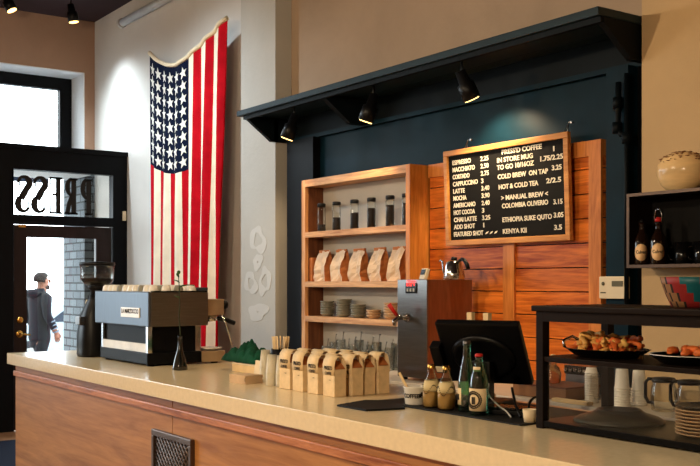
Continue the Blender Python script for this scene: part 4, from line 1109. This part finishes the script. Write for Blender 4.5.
# black tray with twisted pastries
zsh = ZC+zs
a = PY(607, 352, 2.93)
tr_ = thing('serving_platter', 'black oval platter with chrome handle on the case shelf', 'platter', (a.x, 2.93, zsh+.001))
MB().lathe([(.1, 0), (.11, .003), (.148, .03), (.152, .032), (.146, .033), (.108, .009), (0, .008)], n=32, sx=1.15, sy=.88).build('dish', 'black_gloss', tr_)
MB().tube([(-.166, -.05, .032), (-.175, -.045, .055), (-.172, -.0, .07), (-.175, .045, .055), (-.166, .05, .032)], .006, 8).build('handle', 'chrome', tr_)
def twist(seed, L, r, mat):
    rr = random.Random(seed); mb = MB(); pts = []; rs = []
    ph = rr.uniform(0, 6); b = rr.uniform(.4, 1.0)
    for k in range(22):
        f = k/21; an = (f-.5)*b*3.0
        pts.append((L*(f-.5)*.9+.006*math.sin(f*31+ph), .03*math.cos(an*2.2)+.009*math.sin(f*26+ph), .012*math.sin(f*PI)+.006*math.sin(f*22+ph*2)))
        rs.append(r*(.75+.35*math.sin(f*34+ph)**2)*(1 if .04 < f < .96 else .6))
    mb.tube(pts, rs, 8)
    return mb
pr_ = [twist(i, .125, .0105, 'pastry').build('twisted_pastry', 'pastry' if i % 3 else 'pastry_red') for i in range(4)]
n = 0
for k in range(22):
    src = pr_[k % 4]
    if k < 4: o = src
    else: o = src.copy(); COL.objects.link(o)
    lay = 0 if k < 12 else (1 if k < 21 else 2)
    q = k-(0, 12, 21)[lay]; cnt = (12, 9, 5)[lay]
    xx = -.115+.215*((q+.5)/cnt)*(1-.12*lay)+.012*lay; yy = R.uniform(-.045, .045)*(1-.3*lay)
    o.location = (a.x+xx, 2.93+yy, zsh+.03+.018*lay+.01*math.sin(q*1.7)); o.rotation_euler = (R.uniform(-.4, .4), R.uniform(-.5, .3), R.uniform(.2, 1.9))
    tag(o, 'golden brown twisted pastry in the heap on the black oval platter', 'pastry', 'twisted pastries on the black platter')
# second platter
b = PY(694, 356, 2.93)
p2 = thing('serving_platter', 'white lined round platter of orange pastries at the right frame edge', 'platter', (b.x, 2.93, zsh+.001))
MB().lathe([(.1, 0), (.11, .003), (.15, .03), (.152, .032)], n=32).build('dish', 'black_gloss', p2); MB().lathe([(.152, .032), (.146, .034), (.108, .012), (0, .011)], n=32).build('liner', 'white', p2)
sr = None
for k in range(14):
    if sr is None:
        mb = MB(); mb.tube([(-.024, 0, 0), (-.015, .002, .004), (0, -.002, .006), (.015, .002, .004), (.024, 0, 0)], [.009, .014, .013, .014, .008], 10); o = sr = mb.build('glazed_pastry', 'pastry_red')
    else: o = sr.copy(); COL.objects.link(o)
    an = 2*PI*k/14*2; rr = .03+.075*(k % 5)/5
    o.location = (b.x+.02+rr*math.cos(an), 2.93+.8*rr*math.sin(an), zsh+.034+.006*(k % 3)); o.rotation_euler = (0, R.uniform(-.2, .2), R.uniform(0, 3))
    tag(o, 'small reddish orange pastry on the white lined platter', 'pastry', 'orange pastries on the white platter')
# domed dish on the bottom
zb_ = ZC+.031
a = PY(619, 410, 2.97)
pd = thing('platter', 'wide dark grey platter turned over on the bottom of the case', 'platter', (a.x, 2.97, zb_))
MB().lathe([(.165, 0), (.168, .006), (.15, .018), (.1, .034), (.085, .043), (.082, .047), (.07, .045), (0, .044)], n=36).build('dish', 'dark_ware', pd)
a = PY(700, 415, 2.90); f = None
for k in range(9):
    if f is None: f = o = MB().lathe([(.06, 0), (.065, .003), (.092, .009), (.094, .013), (.09, .013), (.06, .006), (0, .005)], n=28).build('plate', 'tan_ware')
    elif k == 8:
        o = MB().lathe([(.06, 0), (.065, .003), (.092, .009), (.094, .013), (.09, .013), (.06, .006), (0, .005)], n=28).build('plate', 'dark_ware')
    else: o = f.copy(); COL.objects.link(o)
    o.location = (a.x+R.uniform(-.002, .002), 2.92, zb_+.0005+k*.0115)
    tag(o, '%s plate, %s of the stack in the display case' % ('dark' if k == 8 else 'tan', 'topmost' if k == 8 else 'lowest' if k == 0 else ORD[k]+' from the bottom'), 'plate', 'plates stacked in the display case')
# bowl on top of the case
a = PY(700, 303, 3.0)
bw = thing('patterned_bowl', 'wooden bowl patterned in red and teal on top of the case', 'bowl', (a.x, 3.0, kz+.001))
mb = MB(); mb.mats = [MAT['bowl_wood'], MAT['red_dark'], MAT['teal_glaze'], MAT['ink']]
prf = [(.095, 0), (.105, .02), (.118, .05), (.128, .08), (.135, .104)]
NB = 72; rings = [[mb.bm.verts.new((r*math.cos(2*PI*i/NB), r*math.sin(2*PI*i/NB), z)) for i in range(NB)] for r, z in [(p[0], p[1]) for p in prf]]
for j in range(4):
    for i in range(NB):
        k = (i+j*2) % 36
        mb.mi = 0 if k < 8 else (1 if (k-8)//6 % 2 == 0 else 2)
        if k in (0, 4, 8) or (k > 8 and k % 6 == 2): mb.mi = 3 if k in (0, 4, 8) else mb.mi
        mb._f((rings[j][i], rings[j][(i+1) % NB], rings[j+1][(i+1) % NB], rings[j+1][i]), True)
mb.mi = 0; mb._f(rings[0][::-1])
o = mb.build('shell', None, bw); md = o.modifiers.new('t', 'SOLIDIFY'); md.thickness = .006; md.offset = -1
bw.rotation_euler = (0, 0, math.radians(55))

# wall thermostat
a, b = PY(599.5, 276.5, 4.33), PY(626.5, 299, 4.33)
th_ = thing('wall_keypad', 'cream wall control box with small display on the teal post', 'wall control', (0, 0, 0))
MB().box(a.x, b.x, 4.325, 4.359, b.z, a.z, .006).build('case', 'white_plastic', th_)
MB().box(a.x+.55*(b.x-a.x)-.01, b.x-.02, 4.321, 4.325, a.z-.055, a.z-.025).build('screen', 'lcd', th_)
MB().lathe([(.011, 0), (.009, .005), (0, .006)], (a.x+.03, 4.325, a.z-.04), 12, axis='y').build('button', 'lcd', th_)
MB().box(a.x+.012, a.x+.05, 4.323, 4.325, b.z+.03, b.z+.036).build('marking', 'ink', th_)

# ------------------------------------------------------------------ wall shelf box at right
sx0 = PY(627, 230, 4.14).x; sz1 = PY(627, 195, 4.14).z+.005; sz0 = PY(627, 268, 4.14).z
ws = thing('wall_shelf', 'open black box shelf with brown edges on the cream wall', 'shelf', (sx0, 4.14, sz0))
WS, HS, TS = 1.15, sz1-sz0, .016
m = MB().box(0, WS, 0, .2, 0, TS).box(0, WS, 0, .2, HS-TS, HS).box(0, TS, 0, .2, TS, HS-TS).box(WS-TS, WS, 0, .2, TS, HS-TS).build('frame', 'bowl_wood' if 0 else 'case_black', ws)
MB().box(0, WS, -.004, 0, 0, TS).box(0, WS, -.004, 0, HS-TS, HS).box(0, TS, -.004, 0, TS, HS-TS).box(WS-TS, WS, -.004, 0, TS, HS-TS).build('edge_band', 'bronze', ws)
MB().box(TS, WS-TS, .185, .199, TS, HS-TS).build('back', 'felt', ws)
zsf = sz0+TS
def flip_bottle(name, label, px):
    a = PY(px, 263, 4.178)
    t = thing(name, label, 'bottle', (a.x, 4.186, zsf+.001), 0, 'swing top bottles')
    MB().lathe([(.038, 0), (.041, .006), (.041, .11), (.034, .14), (.018, .17), (.014, .2), (.017, .205), (.017, .215), (.0, .217)], n=22).build('glass', 'brown_glass', t)
    mb = MB(); n = 20
    vs = []
    for k in range(n+1):
        u = -.036+.072*k/n; hz_ = .043*math.sqrt(max(.0004, 1-(u/.036)**2)); q = -PI/2+.55+u/.0415
        vs.append([mb.bm.verts.new((.0422*math.cos(q), .0422*math.sin(q), .062+sg*hz_)) for sg in (-1, 1)])
    for p_, q_ in zip(vs, vs[1:]): mb._f((p_[0], q_[0], q_[1], p_[1]), True)
    lb = mb.build('label', 'orange_label', t); md = lb.modifiers.new('t', 'SOLIDIFY'); md.thickness = .001
    mb = MB(); mb.text('Culver', .024, Matrix.Identity(4), .8, .0005, 'CENTER', .0004)
    for v in mb.bm.verts:
        q = -PI/2+.55+v.co.x/.042; r = .0434+v.co.z; z = .056+v.co.y; v.co = Vector((r*math.cos(q), r*math.sin(q), z))
    mb.build('lettering', 'ink', lb)
    return t
fb1 = flip_bottle('swing_top_bottle', 'left brown bottle with oval cream label in the wall shelf', 641)
MB().lathe([(.014, .216), (.016, .224), (0, .235)], n=12).build('stopper', 'black_plastic', fb1)
fb2 = flip_bottle('swing_top_bottle', 'right brown bottle with oval label and red swing stopper', 657.5)
MB().lathe([(.015, .216), (.018, .225), (.012, .238), (0, .24)], n=14).build('stopper', 'red', fb2)
MB().tube([(-.017, 0, .2), (-.024, -.004, .24), (-.01, -.01, .275), (.015, -.01, .28), (.024, -.004, .25), (.017, 0, .2)], .0022, 6).build('wire_bail', 'chrome', fb2)
for i, px in enumerate((683, 703)):
    a = PY(px, 262, 4.24)
    mg = thing('mug', ['dark glass mug beside the bottles in the wall shelf', 'dark glass mug cut by the right frame edge in the wall shelf'][i], 'mug', (a.x, 4.24, zsf+.001), 0, 'dark mugs in the wall shelf')
    MB().lathe([(.04, 0), (.043, .004), (.046, .11), (.043, .11), (.039, .006), (0, .005)], n=22).build('cup', 'black_gloss', mg)
    MB().tube([(-.044, -.005, .09), (-.075, -.01, .085), (-.085, -.01, .055), (-.07, -.01, .025), (-.042, -.005, .02)], .006, 8).build('handle', 'black_gloss', mg)
a = PY(682, 190, 4.24)
va = thing('round_vase', 'round tan ceramic vase with brown speckled top on the wall shelf', 'vase', (a.x, 4.24, sz0+HS+.001))
mb = MB()
mb.lathe([(.06, 0), (.075, .006), (.105, .035), (.124, .08), (.127, .105), (.12, .135), (.1, .165), (.07, .186), (.04, .196), (.032, .194), (.03, .17)], n=36, sx=1.07, sy=.8)
mb.build('body', 'glaze', va)
rr = random.Random(5); mb = MB()
for k in range(130):
    an = rr.uniform(0, 2*PI); f = rr.uniform(0, 1)**1.6; z = .196-.05*f; r = (.042+.072*min(1, f*1.35)**.7)
    sz_ = rr.uniform(.003, .012)
    p = Vector((r*math.cos(an)*1.07, r*math.sin(an)*.8, z)); 
    mb.lathe([(0, -.004), (sz_, -.002), (sz_, .0), (0, .001)], tuple(p), 7)
mb.build('speckles', 'bowl_wood', va)

# ------------------------------------------------------------------ person on the pavement
def skin_obj(name, verts, edges, mat, parent, sub=2, loc=None):
    me = bpy.data.meshes.new(name); me.from_pydata([v[:3] for v in verts], edges, []); me.materials.append(MAT[mat])
    o = bpy.data.objects.new(name, me); COL.objects.link(o)
    if parent: o.parent = parent
    sk = o.modifiers.new('skin', 'SKIN')
    for i, v in enumerate(verts):
        rx = v[3]; ry = v[4] if len(v) > 4 else v[3]
        me.skin_vertices[0].data[i].radius = (rx, ry)
    me.skin_vertices[0].data[0].use_root = True
    sk.use_smooth_shade = True
    sb = o.modifiers.new('sub', 'SUBSURF'); sb.levels = sub; sb.render_levels = sub
    return o
pc = PXX(39.5, 300, -14.6)
# faces local +x, walking along the pavement
pe = thing('person', 'man in dark blue hooded jacket walking past outside the door', 'person', (pc.x, pc.y, -.02), math.radians(100))
pe.scale = (1.04, 1.04, 1.0)
V = [(0, 0, .92, .11, .1), (0, 0, 1.08, .11, .1), (.01, 0, 1.25, .12, .1), (.0, 0, 1.4, .1, .09), (.02, 0, 1.5, .06, .06), (.05, 0, 1.58, .085, .085), (.055, 0, 1.66, .1, .088), (.05, 0, 1.71, .06, .06),
     (0, .2, 1.4, .055), (-.06, .26, 1.14, .045), (.06, .27, .92, .04), (.09, .265, .86, .035),
     (0, -.2, 1.4, .055), (-.02, -.26, 1.14, .045), (.1, -.24, .93, .04), (.14, -.235, .87, .035),
     (.03, .09, .88, .08), (.1, .1, .5, .055), (.02, .1, .1, .045), (.12, .1, .04, .04),
     (-.02, -.09, .88, .08), (-.06, -.1, .5, .055), (-.24, -.1, .14, .045), (-.15, -.1, .04, .04)]
E = [(0, 1), (1, 2), (2, 3), (3, 4), (4, 5), (5, 6), (6, 7), (3, 8), (8, 9), (9, 10), (10, 11), (3, 12), (12, 13), (13, 14), (14, 15), (0, 16), (16, 17), (17, 18), (18, 19), (0, 20), (20, 21), (21, 22), (22, 23)]
skin_obj('body', V, E, 'skin', pe)
# jacket and jeans over it
def rings(mb, spec, n=24):
    rs = [[mb.bm.verts.new((cx+rx*math.cos(2*PI*i/n), ry*math.sin(2*PI*i/n), z)) for i in range(n)] for cx, rx, ry, z in spec]
    for a, b in zip(rs, rs[1:]):
        for i in range(n): mb._f((a[i], a[(i+1) % n], b[(i+1) % n], b[i]), True)
    mb._f(rs[0][::-1]); mb._f(rs[-1])
mb = MB()
rings(mb, [(.0, .135, .185, .78), (.0, .14, .19, .82), (0, .138, .18, 1.0), (.005, .14, .19, 1.15), (.005, .148, .212, 1.3), (0, .13, .21, 1.39), (-.005, .105, .165, 1.45), (0, .08, .1, 1.5), (.01, .07, .075, 1.54)])
for sy in (-1, 1):
    el = (-.06, .262*sy, 1.14) if sy > 0 else (-.02, .262*sy, 1.14); wr = (.055, .272*sy, .945) if sy > 0 else (.09, .252*sy, .955)
    mb.tube([(0, .14*sy, 1.44), (0, .205*sy, 1.405), (-.02, .235*sy, 1.3), el, ((el[0]+wr[0])/2+.01, (el[1]+wr[1])/2, 1.04), wr], [.06, .077, .07, .061, .055, .048], 14)
mb.build('jacket', 'jacket', pe)
mb = MB()
for sy, kn, an in ((1, (.1, .1, .5), (.02, .1, .1)), (-1, (-.06, -.1, .5), (-.24, -.1, .15))):
    mb.tube([(0, .085*sy, .92), (.01, .088*sy, .8), kn, an], [.1, .1, .075, .062], 14)
rings(mb, [(0, .11, .165, .68), (0, .125, .178, .76), (0, .12, .17, .95)])
mb.build('jeans', 'jeans', pe)
mb = MB(); mb.lathe([(.02, -.075), (.1, -.05), (.125, 0), (.1, .045), (.03, .06)], (-.1, 0, 1.47), 18, sx=.9, sy=1.25); mb.build('hood', 'jacket', pe)
mb = MB(); mb.lathe([(.103, -.02), (.112, .03), (.102, .075), (.065, .115), (0, .128)], (.03, 0, 1.655), 20, sx=1.02, sy=.92)
for v in mb.bm.verts:
    if v.co.x > .05 and v.co.z < 1.72: v.co.x = .05+(v.co.x-.05)*.2
mb.build('hair', 'hair', pe)
mb = MB(); mb.lathe([(.07, -.06), (.085, -.02), (.075, .01)], (.075, 0, 1.58), 16, sx=.95, sy=.95); mb.build('beard', 'hair', pe)
mb = MB(); mb.tube([(.14, 0, 1.675), (.168, 0, 1.635), (.15, 0, 1.625)], [.01, .017, .012], 8); mb.build('nose', 'skin', pe)
mb = MB()
for sy in (-1, 1): mb.lathe([(0, -.028), (.02, -.02), (.024, .005), (.016, .026), (0, .03)], (.045, sy*.092, 1.645), 8, sx=.8, sy=.45)
mb.build('ear', 'skin', pe)
mb = MB()
for sy in (-1, 1): mb.lathe([(0, -.012), (.012, 0), (0, .012)], (.142, sy*.035, 1.665), 8)
mb.build('eye', 'ink', pe)
for sy, hx, hz in ((1, .09, .86), (-1, .14, .87)):
    mb = MB()
    y = sy*(.265 if sy > 0 else .235)
    mb.lathe([(.02, .05), (.042, .02), (.045, -.03), (.03, -.05)], (hx, y, hz-.01), 10, sx=.95, sy=.55)
    for q, ln in enumerate((.062, .072, .068, .052)): mb.tube([(hx-.032+q*.021, y, hz-.05), (hx-.03+q*.021+.01, y-sy*.004, hz-.05-ln*.5), (hx-.02+q*.021+.012, y-sy*.018, hz-.05-ln)], [.0105, .0095, .007], 6)
    mb.tube([(hx+.038, y, hz+.0), (hx+.06, y-sy*.01, hz-.03), (hx+.062, y-sy*.02, hz-.06)], [.012, .011, .008], 6)
    mb.build('hand', 'skin', pe)
mb = MB()
for k in range(4):
    z = 1.06-.05*k; x = -.02+.04*k-.045*0
    f = (1.14-z)/(1.14-.96); cx_ = -.02+.11*f+.008*math.sin(3.1*f); cy_ = -.262+.01*f
    mb.tube([(cx_-.002, cy_, z+.009), (cx_+.004, cy_, z-.009)], .064-.012*f, 14)
mb.build('sleeve_stripe', 'stripe', pe)
mb = MB()
for sy, hx in ((1, .0), (-1, -.26)): mb.lathe([(.05, 0), (.058, .02), (.05, .06), (.035, .09)], (hx+.06, sy*.1, .0 if sy > 0 else .03), 12, sx=2.2, sy=.8)
mb.build('shoe', 'ink', pe)

# parked car
cp = PXX(84, 330, -19.5)
car = thing('parked_car', 'pale car parked across the street behind the walking man', 'car', (-19.5, cp.y, -.14), math.radians(90))
pf = [(-2.1, .35), (-2.1, .75), (-1.95, .88), (-1.2, .98), (-.6, 1.42), (.7, 1.45), (1.45, 1.02), (2.05, .95), (2.15, .7), (2.12, .35)]
mb = MB(); mb.prism(pf, 'y', -.85, .85); mb.build('body', 'car', car)
mb = MB(); mb.prism([(-1.0, 1.0), (-.52, 1.35), (.62, 1.37), (1.2, 1.02)], 'y', -.862, .862); mb.build('window', 'car_glass', car)
for x in (-1.35, 1.35):
    for y in (-.78, .78):
        w = MB().lathe([(.1, -.1), (.3, -.1), (.33, -.07), (.33, .07), (.3, .1), (.1, .1)], (x, y, .33), 24, axis='y').build('wheel', 'tyre', car)
        MB().lathe([(.2, -.108), (.2, .108)], (x, y, .33), 16, axis='y').build('hub', 'steel', w)
MB().box(-2.16, -2.1, -.8, .8, .38, .55, .01).box(2.12, 2.2, -.8, .8, .38, .55, .01).build('bumper', 'tyre', car)

# ------------------------------------------------------------------ light
w = bpy.data.worlds.new('sky'); sc.world = w; w.use_nodes = True
nt = w.node_tree; bg_ = nt.nodes['Background']
bg_.inputs['Color'].default_value = (.86, .94, 1, 1); bg_.inputs['Strength'].default_value = 7.0
def portal(x, y0, y1, z0, z1):
    li = bpy.data.lights.new('portal', 'AREA'); li.shape = 'RECTANGLE'; li.size = z1-z0; li.size_y = y1-y0; li.cycles.is_portal = True
    lo = bpy.data.objects.new('daylight_portal', li); COL.objects.link(lo); lo.location = (x, (y0+y1)/2, (z0+z1)/2)
    lo.rotation_euler = Vector((1, 0, 0)).to_track_quat('-Z', 'Y').to_euler()
    # size runs along local x; local y stays up, so swap accordingly
    li.size = y1-y0; li.size_y = z1-z0
portal(XO-.02, -3.2, 1.2, .5, ZT); portal(XO-.02, 1.32, YJ, 0.0, ZT)
# pendant lamps added out of view to light the bar front and case
def pendant(x, y, z, e, lab, col=(1, .78, .52)):
    t = thing('fill_pendant', lab, 'lamp', (x, y, z), 0, 'added unseen pendant lamps over the room')
    MB().tube([(0, 0, .12), (0, 0, ZCEIL-z)], .006, 6).build('cord', 'black_plastic', t)
    MB().lathe([(.03, .12), (.05, .11), (.1, .06), (.16, -.02), (.155, -.02), (.095, .055), (.04, .1)], n=24).build('shade', 'black_plastic', t)
    MB().lathe([(0, -.045), (.035, -.02), (.045, .015), (.03, .05), (.02, .09)], n=16).build('bulb', 'bulb', t)
    li = bpy.data.lights.new('pendant', 'POINT'); li.energy = e; li.color = col; li.shadow_soft_size = .06
    lo = bpy.data.objects.new('pendant_light', li); COL.objects.link(lo); lo.parent = t; lo.location = (0, 0, -.11)
pendant(-1.8, -.8, 2.75, 250, 'added unseen black pendant lamp over the near end of the bar')
pendant(-4.8, .3, 3.3, 170, 'added unseen black pendant lamp over the middle of the room')
pendant(-7.4, .3, 3.4, 70, 'added unseen black pendant lamp over the far end of the room')
sc.view_settings.view_transform = 'Standard'; sc.view_settings.look = 'None'; sc.view_settings.gamma = 1; sc.view_settings.use_curve_mapping = False
sc.view_settings.exposure = 0.38
sc.cycles.max_bounces = 8; sc.cycles.transparent_max_bounces = 16; sc.cycles.sample_clamp_indirect = 6; sc.cycles.caustics_reflective = False; sc.cycles.caustics_refractive = False
